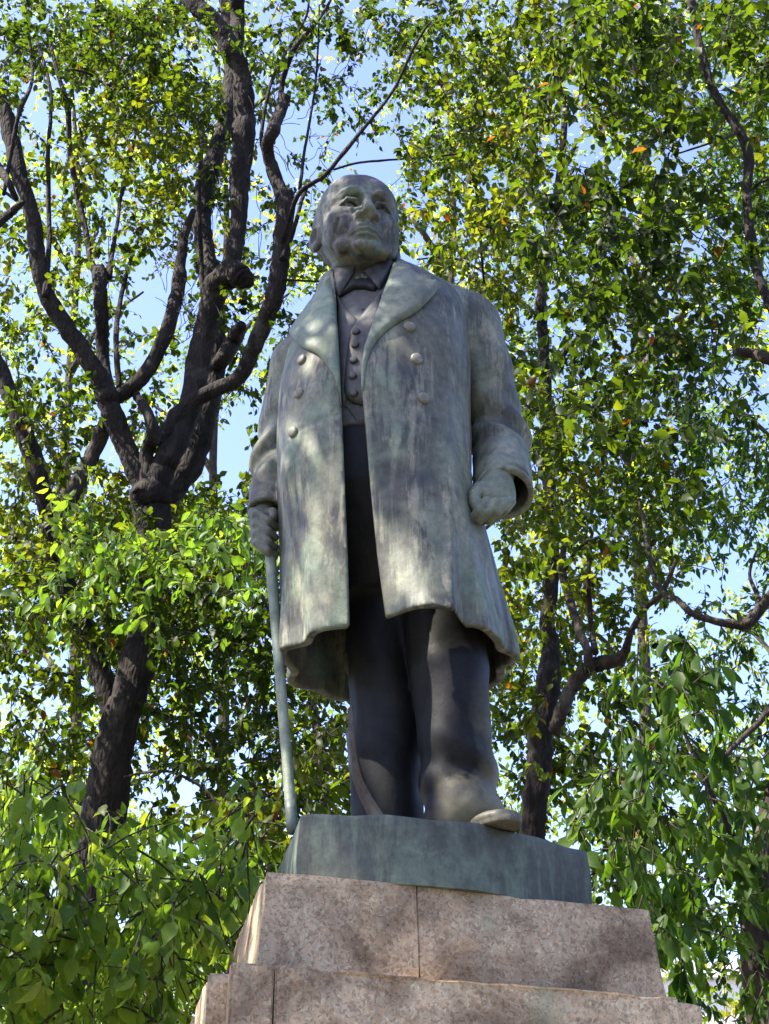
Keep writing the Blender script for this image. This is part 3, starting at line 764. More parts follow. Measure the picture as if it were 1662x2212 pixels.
sdf_obj('shoe', shoe_fn((0.225, -0.02), (0.420, -0.385), -0.130), (0.05, -0.58, -0.16), (0.62, 0.16, 0.10), 0.0075, M_SHOE, STAT)
sdf_obj('shoe', shoe_fn((0.03, 0.18), (-0.09, -0.24), -0.130), (-0.25, -0.36, -0.16), (0.22, 0.34, 0.10), 0.0085, M_TROU, STAT)

# ---- hands
def hand_r(P):       # hanging half-closed fist, back of the hand to the viewer
    c = (0.412, -0.243, 1.150)
    X = ((P[0]-c[0])/1.02, (P[1]-c[1])/1.05, (P[2]-c[2])/0.95)
    d = ell(X, (0.012, 0.015, 0.032), (0.076, 0.055, 0.085))
    d = smin(d, cap(X, (0.025, 0.04, 0.10), (0.032, 0.055, 0.18), 0.058, 0.062), 0.04)
    kn = [(-0.030, -0.046, -0.030), (0.006, -0.050, -0.034), (0.040, -0.038, -0.026), (0.066, -0.014, -0.010)]
    ln = [1.0, 1.1, 1.05, 0.9]
    for i, k in enumerate(kn):
        l = ln[i]
        p1 = (k[0]-0.026*l, k[1]-0.004, k[2]-0.046*l); p2 = (p1[0]-0.032, p1[1]+0.030, p1[2]-0.018*l); p3 = (p2[0]-0.016, p2[1]+0.040, p2[2]+0.018)
        f = chain(X, [k, p1, p2, p3], [0.0200, 0.0172, 0.0160, 0.014])
        d = smin(d, f, 0.003)
    th = chain(X, [(-0.045, 0.0, 0.060), (-0.070, -0.030, 0.010), (-0.072, -0.038, -0.035), (-0.058, -0.038, -0.070)], [0.030, 0.024, 0.021, 0.017])
    d = smin(d, th, 0.008)
    return d+0.0015*wob(X, 60, 31)
sdf_obj('hand', hand_r, (0.24, -0.42, 0.93), (0.54, -0.03, 1.36), 0.0058, M_HAND, STAT)
CT_, CB_ = np.array((-0.458, -0.02, 1.16)), np.array((-0.306, -0.262, -0.132))
def hand_l(P):       # closed round the head of the cane
    c = (-0.468, 0.0, 1.155)
    X = (P[0]-c[0], P[1]-c[1], P[2]-c[2])
    d = ell(X, (-0.022, 0.012, 0.015), (0.042, 0.060, 0.085))
    d = smin(d, cap(X, (-0.012, 0.02, 0.08), (-0.008, 0.03, 0.15), 0.050, 0.056), 0.04)
    zz = [0.048, 0.004, -0.040, -0.080]
    for i, z in enumerate(zz):
        k = (-0.052+0.006*i, -0.022, z+0.02)
        f = chain(X, [k, (-0.034+0.004*i, -0.070, z-0.014), (0.014, -0.080, z-0.050), (0.040, -0.050, z-0.062)], [0.0235, 0.0215, 0.020, 0.017])
        d = smin(d, f, 0.006)
    th = chain(X, [(0.0, 0.01, 0.075), (0.025, -0.035, 0.060), (0.034, -0.065, 0.030)], [0.028, 0.024, 0.018])
    d = smin(d, th, 0.008)
    return d+0.0015*wob(X, 60, 32)
sdf_obj('hand', hand_l, (-0.60, -0.14, 0.98), (-0.36, 0.12, 1.36), 0.0058, M_HAND, STAT)

# ---- walking stick
def tube_np(pts, rad, k=12, noise_amp=0.0, seed=0, caps=True):
    pts = np.array(pts, float); n = len(pts); r = np.random.default_rng(seed)
    T = np.gradient(pts, axis=0); T /= np.linalg.norm(T, axis=1)[:, None]+1e-9
    up = np.array([0.3, 1, 0.2]); V = []
    a0 = np.cross(T[0], up); a0 /= np.linalg.norm(a0)
    ph = r.random(6)*6.28; ang = np.arange(k)*2*math.pi/k
    for i in range(n):
        a0 = a0-T[i]*np.dot(a0, T[i]); a0 /= np.linalg.norm(a0)+1e-9; b0 = np.cross(T[i], a0)
        rr = rad[i]*(1+noise_amp*(np.sin(2*ang+ph[0]+i*0.35)*0.5+np.sin(3*ang+ph[1]-i*0.22)*0.4+np.sin(5*ang+ph[2]+i*0.6)*0.3)+noise_amp*0.6*r.normal(size=k)*0.5)
        V.append(pts[i]+np.outer(np.cos(ang)*rr, a0)+np.outer(np.sin(ang)*rr, b0))
    V = np.concatenate(V)
    i = np.arange(n-1)[:, None]*k; j = np.arange(k)[None, :]; j2 = (j+1) % k
    F = np.stack([i+j, i+j2, i+k+j2, i+k+j], -1).reshape(-1, 4)
    if caps:
        V = np.concatenate([V, pts[:1], pts[-1:]]); m = n*k; jj = np.arange(k); jn = (jj+1) % k
        F = np.concatenate([F, np.stack([np.full(k, m), jn, jj, jj], 1)[:, [0, 1, 2, 2]], np.stack([np.full(k, m+1), (n-1)*k+jj, (n-1)*k+jn, (n-1)*k+jn], 1)])
    return V, F
def poly_mesh(name, V, F):      # quads, with degenerate quads turned to triangles
    return from_py(name, V, [tuple(f) if f[2] != f[3] else tuple(f[:3]) for f in F.tolist()], True)
ts = np.linspace(0, 1, 24)
cp_ = CT_[None]*(1-ts[:, None])+CB_[None]*ts[:, None]+np.array([0, 0, Z0])
V, F = tube_np(cp_, 0.0215-0.003*ts, 12, 0.05, 3)
stick = link('walking_stick', poly_mesh('walking_stick', V, F), M_CANE, STAT)
V, F = tube_np([cp_[21]+(cp_[23]-cp_[21])*t for t in (0, .3, .7, 1)], [0.0198]*4, 12, 0.03, 4)
child_of(link('ferrule', poly_mesh('ferrule', V, F), M_BASE, stick), stick)

# ---- cast base under the feet
def stat_base():
    front = catmull([(-0.271, -0.47), (-0.05, -0.468), (0.254, -0.39), (0.479, -0.237), (0.705, -0.041)], False, 5)
    top = [tuple(p) for p in front]+[(0.60, 0.62), (-0.40, 0.60), (-0.385, 0.171)]
    c = np.mean(top, 0)
    n = len(top); V = []; F = []
    lv = [(-0.352, 1.010), (-0.30, 1.008), (-0.24, 1.005), (-0.18, 1.003), (-0.150, 1.001), (-0.139, 0.994), (-0.1345, 0.98), (-0.134, 0.9), (-0.1335, 0.5)]
    for z, s in lv:
        for i, p in enumerate(top):
            q = c+(np.array(p)-c)*s; V.append((q[0]+0.003*math.sin(i*1.7+z*30), q[1]+0.003*math.cos(i*2.3+z*25), Z0+z+(0.004*math.sin(i*1.3) if z > -0.2 else 0)))
    for j in range(len(lv)-1):
        for i in range(n): F.append((j*n+i, j*n+(i+1) % n, (j+1)*n+(i+1) % n, (j+1)*n+i))
    F.append(tuple((len(lv)-1)*n+i for i in range(n))); F.append(tuple(range(n))[::-1])
    o = link('base', from_py('base', V, F, True), M_BASE, STAT)
    me = o.data
    for p in me.polygons:
        if abs(p.normal.z) > 0.7: p.use_smooth = False
    try: me.set_sharp_from_angle(angle=math.radians(35))
    except Exception: pass
stat_base()

# ------------------------------------------------------------------ trees
# limbs: (display x, display y, width in the photograph) traced in the picture, put at their own distance and given round sections
def limb_pts(pts, D0, D1=None, jit=0.05, seed=0, ground=False):
    D1 = D0 if D1 is None else D1
    q = np.array(catmull([(p[0], p[1], p[2]) for p in pts], False, 6)); n = len(q); r = np.random.default_rng(seed)
    out = []; rad = []
    ph = r.random(4)*6.28
    for i, (x, y, wd) in enumerate(q):
        t = i/(n-1); D = D0+(D1-D0)*t
        D += 0.18*D/10*math.sin(t*5+ph[0])*math.sin(math.pi*min(1, t*1.0+0.02))
        P = at_y(x, y, CAM[1]+D); dep = np.dot(P-CAM, [0, CT, ST])
        out.append(P); rad.append(max(0.004, 0.5*wd*dep/FPX*0.90))
    out = np.array(out); rad = np.array(rad)
    k = r.normal(size=out.shape)*rad[:, None]*0.06; k[0] = 0; k[-1] = 0
    out = out+k
    return out, rad
def knobs(n, rad, seed):
    r = np.random.default_rng(seed); m = np.ones(n)
    for i in range(max(1, n//9)):
        c = r.integers(0, n); m += 0.18*r.random()*np.exp(-((np.arange(n)-c)/1.2)**2)
    return rad*m
def limb(name, pts, D0, D1, mat, parent, seed=0, ground=False, k=14):
    P, R = limb_pts(pts, D0, D1, seed=seed)
    R = knobs(len(R), R, seed)
    if ground:                                   # carry the trunk on down to the ground
        d = P[0]-P[2]; d = d/np.linalg.norm(d); g = []
        p0 = P[0].copy(); n = max(3, int(p0[2]/0.4))
        for i in range(n, 0, -1):
            t = i/n; z = p0[2]*(1-t); g.append([p0[0]+d[0]*0.35*(p0[2]-z), p0[1]+d[1]*0.35*(p0[2]-z), z-0.05*(i == n)])
        g = np.array(g); gr = R[0]*(1.05+0.35*np.clip(1-(g[:, 2])/1.2, 0, 1)**2)
        P = np.concatenate([g, P]); R = np.concatenate([gr, R])
    V, F = tube_np(P, R, k, 0.055, seed)
    return link(name, poly_mesh(name, V, F), mat, parent)
class Leaves:
    def __init__(s): s.P = []; s.D = []; s.N = []; s.L = []; s.W = []; s.T = []
    def add(s, P, D, N, L, W, T):
        s.P.append(P); s.D.append(D); s.N.append(N); s.L.append(L); s.W.append(W); s.T.append(T)
    def cat(s):
        if not s.P: return None
        return [np.concatenate(a) for a in (s.P, s.D, s.N, s.L, s.W, s.T)]
def nrm(v): return v/(np.linalg.norm(v, axis=-1, keepdims=True)+1e-9)
# leaf outline: (along, across, height) - pointed oval with a folded midrib and a drooping tip
LEAF_V = np.array([(0, 0, 0), (.22, -.36, .05), (.22, 0, -.02), (.22, .36, .05), (.55, -.47, .04), (.55, 0, -.05), (.55, .47, .04), (.80, -.24, -.05), (.80, 0, -.11), (.80, .24, -.05), (1, 0, -.22)], float)
LEAF_F = np.array([(0, 2, 1), (0, 3, 2), (1, 2, 5), (1, 5, 4), (2, 3, 6), (2, 6, 5), (4, 5, 8), (4, 8, 7), (5, 6, 9), (5, 9, 8), (7, 8, 10), (8, 9, 10)])
SIMP_V = np.array([(0, 0, 0), (.4, -.44, .05), (.4, .44, .05), (1, 0, -.16), (.42, 0, -.05)], float)
SIMP_F = np.array([(0, 4, 1), (0, 2, 4), (1, 4, 3), (4, 2, 3)])
def leaf_mesh(name, A, simple):
    P, D, N, L, W, T = A
    LV, LF = (SIMP_V, SIMP_F) if simple else (LEAF_V, LEAF_F)
    D = nrm(D); S = nrm(np.cross(N, D)); U = np.cross(D, S)
    V = P[:, None]+L[:, None, None]*LV[None, :, 0:1]*D[:, None]+W[:, None, None]*LV[None, :, 1:2]*S[:, None]+L[:, None, None]*LV[None, :, 2:3]*U[:, None]
    n = len(P); m = len(LV)
    F = (LF[None]+(np.arange(n)*m)[:, None, None]).reshape(-1, 3)
    me = mesh_np(name, V.reshape(-1, 3), F, True)
    a = me.attributes.new('tint', 'FLOAT', 'POINT'); a.data.foreach_set('value', np.repeat(T, m).astype(np.float32))
    return me
class Tubes:            # many thin twigs joined
    def __init__(s): s.V = []; s.F = []; s.n = 0
    def add(s, pts, rad, k=5):
        V, F = tube_np(pts, rad, k, 0.0, 0, caps=False); s.V.append(V); s.F.append(F+s.n); s.n += len(V)
    def obj(s, name, mat, parent):
        if not s.V: return None
        return link(name, mesh_np(name, np.concatenate(s.V), np.concatenate(s.F)), mat, parent)

CLEAR = []
SV = np.array(SUN)
SUNGAPS = [(at_y(738, 1165, -0.34), 0.10), (at_y(735, 1240, -0.34), 0.10), (at_y(690, 1290, -0.32), 0.11), (at_y(740, 1310, -0.34), 0.09), (at_y(910, 1235, -0.42), 0.10), (at_y(985, 1722, -0.33), 0.085), (at_y(640, 1240, -0.25), 0.07), (at_y(625, 1390, -0.2), 0.09), (at_y(800, 1960, -0.55), 0.12)]
def clump(P, f=1.0, seed=0):            # slow variation through the crowns, -1..1
    r = np.random.default_rng(900+seed); v = 0
    for i in range(6):
        k = r.normal(size=3)*2.6*f; v += math.sin(P[0]*k[0]+P[1]*k[1]+P[2]*k[2]+r.random()*6.28)
    return v/2.4
def blocked(x, y, D):                   # would hide a limb that shows in the photograph
    for q, d in CLEAR:
        if D < d+0.3 and np.min(np.hypot(q[:, 0]-x, q[:, 1]-y)-q[:, 2]) < 0: return True
    return False
class Tree:
    def __init__(s, name, label, base, bark_mat, leafmat, simple=False, group=None, singles=0):
        s.root = empty(name, (base[0], base[1], 0)); tag(s.root, label, 'tree', group)
        s.bark = bark_mat; s.leafmat = leafmat; s.lv = Leaves(); s.tw = Tubes(); s.simple = simple; s.singles = singles; s.rg = np.random.default_rng(abs(hash_(label)) % 99991)
        s.anchor = []
    def limb(s, kind, pts, D0, D1=None, seed=1, ground=False, mat=None, k=14):
        if seed in (1, 2, 3, 6, 8, 9, 10, 11, 12, 13, 15, 50, 51, 52, 53, 71, 80):
            q = np.array(catmull(pts, False, 8)); q[:, 2] = q[:, 2]*0.5+(56 if seed in (1, 50) else 46 if seed in (51, 71, 80) else 26)
            if seed == 50: q = q[(q[:, 1] > 1440) | ((q[:, 1] > 630) & (q[:, 1] < 730))]
            if seed in (10, 13): q = q[q[:, 1] > 150]
            if seed in (2,): q = q[q[:, 1] > 260]
            if seed == 1: q = q[((q[:, 1] > 1480) & (q[:, 1] < 1700)) | (q[:, 1] < 1075)]
            CLEAR.append((q, D0))
        P, R = limb_pts(pts, D0, D1, seed=seed)
        s.anchor.append(P)
        return limb(kind, pts, D0, D1, mat or s.bark, s.root, seed, ground, k)
    def spray(s, c, size, n, ll, tint, droop=0.5, twig=True, flat=0.45):
        """a leafy shoot: a few twigs with alternate leaves"""
        g = s.rg; nt_ = max(2, int(n/7)); c = np.array(c)
        Pn = []; Dn = []
        main = nrm(g.normal(size=3)+np.array([0, 0, -0.2]))
        root = c-main*size*0.8
        for i in range(nt_):
            d = nrm(main*0.7+g.normal(size=3)*0.75+np.array([0, 0, -0.25*droop])); m = max(3, int(n/nt_))
            L = size*(0.9+0.7*g.random()); st = root+main*size*g.random()*0.7
            t = np.linspace(0.15, 1, m)+g.normal(size=m)*0.03
            pts = st+d*(t*L)[:, None]+np.array([0, 0, -1])*(0.25*droop*L*t**2)[:, None]
            Pn.append(pts+g.normal(size=(m, 3))*0.012)
            side = nrm(np.cross(d, g.normal(size=3)))
            sg = np.where(np.arange(m) % 2, 1, -1)[:, None]
            Dn.append(nrm(d*0.55+side*sg*0.8+g.normal(size=(m, 3))*0.4+np.array([0, 0, -1.3*droop])))
            if twig:
                tt = np.linspace(0, 1, 4)
                s.tw.add(st+d*(tt*L)[:, None]+np.array([0, 0, -1])*(0.25*droop*L*tt**2)[:, None], [0.0045, 0.0038, 0.003, 0.0018], 4)
        P = np.concatenate(Pn); D = np.concatenate(Dn); k = len(P)
        Nb = nrm(g.normal(size=3)*0.55+np.array([0, 0, 1.0]))
        N = nrm(g.normal(size=(k, 3))*flat*0.95+Nb)
        LL = ll*(0.70+0.5*g.random(k)); W = LL*s.wf*(0.55+0.2*g.random(k))
        T = np.clip(tint+g.normal(size=k)*0.13, 0, 0.85)
        hot = g.random(k); T = np.where(hot < s.hot*0.22, 0.93+0.07*g.random(k), T)
        s.lv.add(P, D, N, LL, W, T)
        return root
    hot = 0.02; wf = 1.0
    def finish(s):
        for i, a in enumerate(s.lv.P):           # leaves removed along chosen sun rays, shaping sun patches on statue and pedestal
            keep = np.ones(len(a), bool)
            for p0, r in SUNGAPS:
                v = a-p0; t = v @ SV; keep &= (t < 0.8) | (np.linalg.norm(v-t[:, None]*SV, axis=1) > r)
            if not keep.all():
                for q in (s.lv.P, s.lv.D, s.lv.N, s.lv.L, s.lv.W, s.lv.T): q[i] = q[i][keep]
        if s.tw.V: tag(s.tw.obj('twig', s.bark, s.root), kind='stuff')
        A = s.lv.cat()
        if A is None: return
        px, py = proj(A[0][:, 0], A[0][:, 1], A[0][:, 2])
        dep = np.linalg.norm(A[0]-CAM, axis=1)
        vis = (px > 0) & (px < 1662) & (py > 0) & (py < 2212) & ~((px > 590) & (px < 1110) & (py > 420))
        sc = np.where(vis, A[3]/dep, 0)
        if s.singles:
            top = np.argsort(-sc)[:s.singles]; keep = np.ones(len(sc), bool); keep[top] = False
            proto = []
            for q in range(14):
                z = np.zeros((1, 3)); me = leaf_mesh('leaf', (z, np.array([[1., 0, 0]]), np.array([[0, 0, 1.]]), np.ones(1), np.ones(1)*0.62, np.array([min(0.93, 0.04+q*0.07) if q < 13 else 0.97])), False)
                me.materials.append(s.leafmat); proto.append(me)
            o0 = [bpy.data.objects.new('leaf', me) for me in proto]
            for i in top:
                ti = A[5][i]; q = 13 if ti > 0.935 else int(np.clip((ti-0.04)/0.07, 0, 12))
                o = o0[q].copy(); COL.objects.link(o); o.parent = s.root
                d = nrm(A[1][i]); sd2 = nrm(np.cross(A[2][i], d)); u = np.cross(d, sd2)
                M = Matrix(((d[0], sd2[0], u[0], 0), (d[1], sd2[1], u[1], 0), (d[2], sd2[2], u[2], 0), (0, 0, 0, 1)))
                o.matrix_local = Matrix.Translation(Vector(A[0][i])-s.root.location) @ M @ Matrix.Diagonal((A[3][i], A[3][i], A[3][i], 1))
            for o in o0: bpy.data.objects.remove(o)
            A = [a[keep] for a in A]
        tag(link('crown', leaf_mesh('crown', A, s.simple), s.leafmat, s.root), kind='stuff')
def hash_(t):
    h = 7
    for ch in t: h = (h*131+ord(ch)) % 1000003
    return h

def gp(px, py, D): p = at_y(px, py, CAM[1]+D); return (p[0], p[1])
TA = Tree('broadleaf_tree', 'large dark tree left of the statue forking into many bare sinuous limbs', gp(222, 1760, 10), M_BARK, M_LEAF, singles=300)
TB = Tree('broadleaf_tree', 'straight dark trunk rising right behind the statue shoe, bent limb curving off to its right', gp(1150, 1800, 11.5), M_BARK, M_LEAF, singles=300)
TC = Tree('broadleaf_tree', 'tree at the lower right edge with long drooping deep green leaves over the pedestal', gp(1650, 2212, 8.6), M_BARK2, M_LEAFD, singles=300)
TD = Tree('broadleaf_tree', 'tree whose thin curved branch comes down the upper right edge among big leaves', (5.6, 1.0), M_BARK, M_LEAF, singles=300)
TF = Tree('broadleaf_tree', 'near tree at the lower left with large drooping pale green leaves beside the pedestal', (-4.3, -1.1), M_BARK2, M_LEAFN, singles=300)
TH_ = Tree('broadleaf_tree', 'slim tree close behind the cane with bright green leaves between cane and trouser leg', gp(705, 1800, 9.0), M_BARK2, M_LEAF, singles=100)
TF.wf = 0.82; TC.wf = 0.72; TA.hot = 0.035; TB.hot = 0.045; TD.hot = 0.06; TC.hot = 0.008; TF.hot = 0.006; TH_.hot = 0.02

# --- traced limbs
a = TA
a.limb('trunk', [(226, 1740, 108), (240, 1660, 102), (262, 1556, 90), (290, 1470, 80), (315, 1340, 78), (332, 1200, 78), (328, 1110, 88), (322, 1060, 92)], 10, 10, 1, True, k=20)
a.limb('branch', [(325, 1090, 60), (305, 1040, 50), (272, 965, 50), (244, 900, 50), (226, 845, 50), (200, 790, 46), (142, 705, 42), (102, 640, 38), (82, 572, 38), (76, 500, 38), (64, 440, 36), (42, 380, 38), (26, 310, 38), (8, 235, 36), (-14, 180, 34), (-60, 60, 30)], 10, 9.2, 2)
a.limb('branch', [(238, 862, 40), (226, 810, 34), (221, 740, 32), (219, 680, 32), (216, 610, 34), (214, 586, 38)], 9.9, 9.9, 3)
a.limb('branch', [(212, 600, 22), (196, 560, 16), (186, 500, 15), (172, 440, 15), (160, 380, 15), (150, 320, 14), (146, 230, 12), (125, 160, 10), (100, 60, 8)], 9.9, 9.5, 4)
a.limb('branch', [(236, 600, 16), (240, 560, 12), (254, 480, 9), (262, 420, 8), (285, 330, 7), (300, 250, 5)], 9.9, 10.4, 5)
a.limb('branch', [(246, 862, 36), (285, 838, 36), (318, 800, 36), (350, 740, 34), (374, 670, 34), (386, 620, 32), (392, 560, 26), (400, 505, 22), (418, 455, 14)], 9.9, 10.3, 6)
a.limb('branch', [(258, 840, 16), (252, 760, 14), (252, 700, 13), (266, 620, 11), (290, 540, 9), (312, 490, 6)], 10.2, 10.8, 7)
a.limb('branch', [(316, 1050, 40), (318, 980, 36), (332, 940, 34), (318, 890, 24), (300, 862, 22), (284, 840, 20)], 9.9, 9.9, 8)
a.limb('branch', [(330, 1070, 60), (352, 1010, 62), (384, 950, 60), (415, 860, 56), (430, 770, 56), (448, 690, 58), (470, 620, 62), (500, 590, 62), (522, 600, 50), (536, 610, 30)], 10, 9.6, 9, k=18)
a.limb('branch', [(486, 610, 46), (506, 545, 42), (516, 480, 40), (518, 400, 48), (526, 300, 52), (528, 220, 50), (522, 160, 44), (500, 110, 46), (470, 55, 46), (435, 20, 44), (390, -30, 40)], 9.7, 9.4, 10, k=16)
a.limb('branch', [(505, 130, 40), (512, 60, 36), (512, 0, 34), (520, -80, 30)], 9.5, 9.6, 41)
a.limb('branch', [(345, 960, 34), (372, 915, 40), (410, 872, 38), (460, 845, 36), (520, 812, 38), (548, 750, 40), (575, 690, 42), (594, 640, 46), (604, 580, 44), (610, 510, 42), (618, 440, 46), (616, 408, 34)], 9.9, 9.3, 11, k=16)
a.limb('branch', [(612, 430, 34), (592, 375, 32), (578, 320, 30), (590, 280, 30), (606, 240, 30), (616, 208, 30)], 9.3, 9.2, 12)
a.limb('branch', [(352, 1080, 60), (405, 1010, 64), (442, 900, 62), (462, 780, 58), (462, 660, 54), (446, 560, 48), (436, 480, 46), (444, 400, 44), (466, 330, 44), (488, 270, 40), (500, 180, 38), (496, 60, 36), (480, -60, 32)], 10.8, 11.4, 13, k=16)
a.limb('branch', [(470, 790, 34), (505, 735, 40), (524, 700, 24)], 10.9, 10.6, 14)
a.limb('branch', [(120, 1120, 40), (160, 1060, 40), (196, 990, 38), (222, 930, 36), (244, 866, 28)], 10.3, 10.0, 15, mat=M_BARK2)  # paler bark puts the sunlight on this limb into its colour
a.limb('branch', [(606, 530, 12), (626, 470, 11), (642, 425, 12), (660, 405, 11), (700, 380, 11), (728, 348, 10), (790, 272, 9), (850, 195, 8), (888, 115, 7), (920, 60, 5), (934, 44, 3)], 9.3, 8.2, 16, k=8)
a.limb('branch', [(648, 410, 10), (656, 340, 8), (668, 270, 7), (682, 180, 6), (688, 80, 5), (690, 10, 4)], 9.2, 9.0, 17, k=8)
a.limb('branch', [(722, 366, 6), (770, 352, 6), (830, 346, 5), (900, 341, 5), (1000, 330, 4), (1080, 300, 3)], 8.9, 9.6, 18, k=6)
a.limb('branch', [(600, 604, 8), (650, 606, 6), (700, 608, 5), (735, 606, 4)], 9.3, 9.6, 19, k=6)
a.limb('branch', [(610, 560, 16), (634, 500, 12), (650, 440, 10), (662, 408, 9)], 9.25, 9.1, 20, k=8)
a.limb('branch', [(150, 148, 6), (190, 158, 7), (222, 178, 7), (240, 186, 5)], 9.0, 9.1, 21, k=6)
a.limb('branch', [(440, 660, 10), (430, 420, 12), (436, 320, 10), (432, 240, 8)], 10.2, 10.2, 22, k=8)
a.limb('branch', [(575, 345, 12), (565, 290, 10), (585, 180, 8), (620, 110, 7), (660, 40, 6), (670, -20, 5)], 9.4, 9.4, 23, k=8)
a.limb('branch', [(604, 250, 16), (612, 170, 14), (640, 100, 12), (690, 40, 9), (720, -10, 6)], 9.2, 9.0, 24, k=8)
tw_r = np.random.default_rng(12)
for i in range(70):          # bare fine twigs round the head and in the forks
    x0 = tw_r.choice([tw_r.uniform(540, 860), tw_r.uniform(230, 460), tw_r.uniform(400, 640)]); y0 = tw_r.uniform(160, 760)
    an = tw_r.uniform(-2.6, -0.5); L = tw_r.uniform(50, 190); D = tw_r.uniform(9.0, 10.4); cv = tw_r.uniform(-1, 1)
    pts = [(x0, y0, 2.6)]; m = int(L/18)+2
    for t in range(m):
        an2 = an+0.25*cv*t/m+tw_r.normal()*0.28; pts.append((pts[-1][0]+math.cos(an2)*18, pts[-1][1]+math.sin(an2)*18, 2.6*(1-0.7*(t+1)/m)))
    if i % 2:
        k0 = len(pts)//2; an3 = an+tw_r.choice([-0.7, 0.7]); q = pts[k0]
        side = [q, (q[0]+math.cos(an3)*22, q[1]+math.sin(an3)*22, 1.3), (q[0]+math.cos(an3+0.2)*48, q[1]+math.sin(an3+0.2)*48, 0.8)]
        P, R = limb_pts(side, D, D, seed=i+500); a.tw.add(P, R*0.8, 4)
    P, R = limb_pts(pts, D, D, seed=i); a.tw.add(P, R*0.8, 4)
a.limb('branch', [(250, 1560, 56), (205, 1420, 52), (160, 1310, 50), (126, 1220, 48), (110, 1150, 46), (92, 1060, 42), (62, 960, 42), (40, 900, 42), (8, 820, 40), (-30, 740, 38)], 10.1, 9.0, 30)
a.limb('branch', [(-30, 500, 26), (10, 470, 22), (34, 450, 18), (50, 436, 12)], 8.8, 8.9, 31)
a.limb('branch', [(-30, 330, 26), (10, 380, 20), (36, 430, 12)], 8.9, 9.0, 32)
a.limb('branch', [(8, 420, 10), (40, 250, 10), (70, 170, 8), (60, 60, 7)], 9.2, 9.2, 33, k=8)
a.limb('branch', [(98, 640, 14), (106, 530, 13), (105, 430, 12), (104, 330, 10), (110, 200, 9), (80, 90, 8)], 9.4, 9.4, 34, k=8)
b_ = TB
b_.limb('trunk', [(1150, 1800, 62), (1160, 1720, 60), (1165, 1640, 58), (1172, 1550, 62), (1186, 1470, 58), (1190, 1400, 44), (1182, 1340, 36), (1190, 1280, 36), (1192, 1180, 34), (1186, 1060, 32), (1180, 940, 28), (1178, 800, 26), (1172, 700, 26), (1170, 640, 26), (1185, 520, 22), (1210, 380, 18), (1225, 200, 14)], 11.5, 11.5, 50, True, k=16)
b_.limb('branch', [(1196, 1580, 30), (1216, 1530, 34), (1240, 1478, 34), (1268, 1446, 36), (1300, 1432, 34), (1338, 1424, 30), (1354, 1398, 20), (1366, 1360, 16), (1396, 1312, 15), (1424, 1288, 14), (1446, 1250, 12), (1465, 1200, 8)], 11.2, 10.2, 51, mat=M_BARK2)
b_.limb('branch', [(1274, 1446, 26), (1268, 1400, 20), (1252, 1360, 20), (1232, 1300, 20), (1216, 1240, 18), (1218, 1180, 12)], 11.0, 11.2, 52, mat=M_BARK2)
b_.limb('branch', [(1286, 1410, 16), (1276, 1330, 13), (1272, 1240, 11), (1280, 1150, 8)], 10.9, 11.3, 53)
b_.limb('branch', [(1220, 1230, 12), (1250, 1185, 9), (1290, 1162, 8), (1345, 1158, 8), (1388, 1180, 7), (1420, 1230, 6)], 11.0, 9.5, 54, k=8)
b_.limb('branch', [(1010, 320, 7), (1028, 400, 8), (1036, 470, 8), (1040, 540, 7), (1046, 610, 5)], 10, 10.4, 55, k=6)
b_.limb('branch', [(1180, 820, 16), (1240, 740, 12), (1330, 660, 9), (1420, 560, 7)], 11.4, 10.6, 56, k=8)
b_.limb('branch', [(1180, 700, 10), (1090, 620, 8), (990, 560, 6), (900, 560, 4)], 11.4, 11.8, 57, k=8)
b_.limb('branch', [(1360, 780, 6), (1382, 700, 9), (1396, 620, 9), (1412, 540, 8)], 10.6, 10.4, 58, k=6)
b_.limb('branch', [(1180, 900, 14), (1120, 860, 8), (1090, 800, 6)], 11.5, 11.8, 59, k=6)
c_ = TC
c_.limb('trunk', [(1655, 2230, 84), (1640, 2130, 76), (1634, 2020, 72), (1626, 1930, 66), (1650, 1820, 58), (1680, 1700, 52)], 8.6, 8.6, 70, True, k=16)
c_.limb('branch', [(1730, 1210, 40), (1690, 1262, 32), (1650, 1306, 28), (1618, 1344, 26), (1590, 1350, 22), (1540, 1340, 18), (1494, 1324, 16), (1462, 1294, 14), (1434, 1282, 14), (1412, 1240, 13), (1402, 1190, 12), (1392, 1130, 9), (1380, 1080, 6)], 8.4, 9.2, 71)
c_.limb('branch', [(1616, 1348, 16), (1640, 1300, 12), (1620, 1240, 8), (1640, 1180, 6)], 8.4, 8.8, 72, k=8)
c_.limb('branch', [(1640, 1950, 26), (1580, 1800, 18), (1520, 1680, 12), (1470, 1560, 8), (1440, 1480, 5)], 8.5, 7.6, 73, k=8)
c_.limb('branch', [(1690, 1500, 24), (1640, 1560, 16), (1580, 1620, 12), (1520, 1690, 8)], 8.4, 7.8, 74, k=8)
c_.limb('branch', [(1660, 1830, 40), (1700, 1600, 36), (1740, 1350, 34), (1760, 1180, 32)], 8.6, 8.4, 75, k=10)
d_ = TD
d_.limb('branch', [(1490, -40, 18), (1510, 90, 18), (1545, 200, 20), (1598, 286, 24), (1618, 340, 24), (1614, 430, 22), (1626, 520, 24), (1640, 600, 22), (1668, 664, 24), (1700, 730, 28)], 7.6, 7.4, 80)
d_.limb('branch', [(1700, 790, 34), (1660, 775, 28), (1636, 766, 26), (1590, 758, 20)], 7.4, 7.3, 81, mat=M_BARK2)
d_.limb('branch', [(1614, 430, 10), (1640, 396, 8), (1670, 384, 7)], 7.5, 7.5, 82, k=6)
d_.limb('branch', [(1596, 284, 10), (1560, 300, 7), (1470, 330, 5)], 7.5, 7.2, 83, k=6)
d_.limb('branch', [(1240, 90, 9), (1215, 160, 10), (1210, 220, 7)], 8.2, 8.2, 84, k=6)
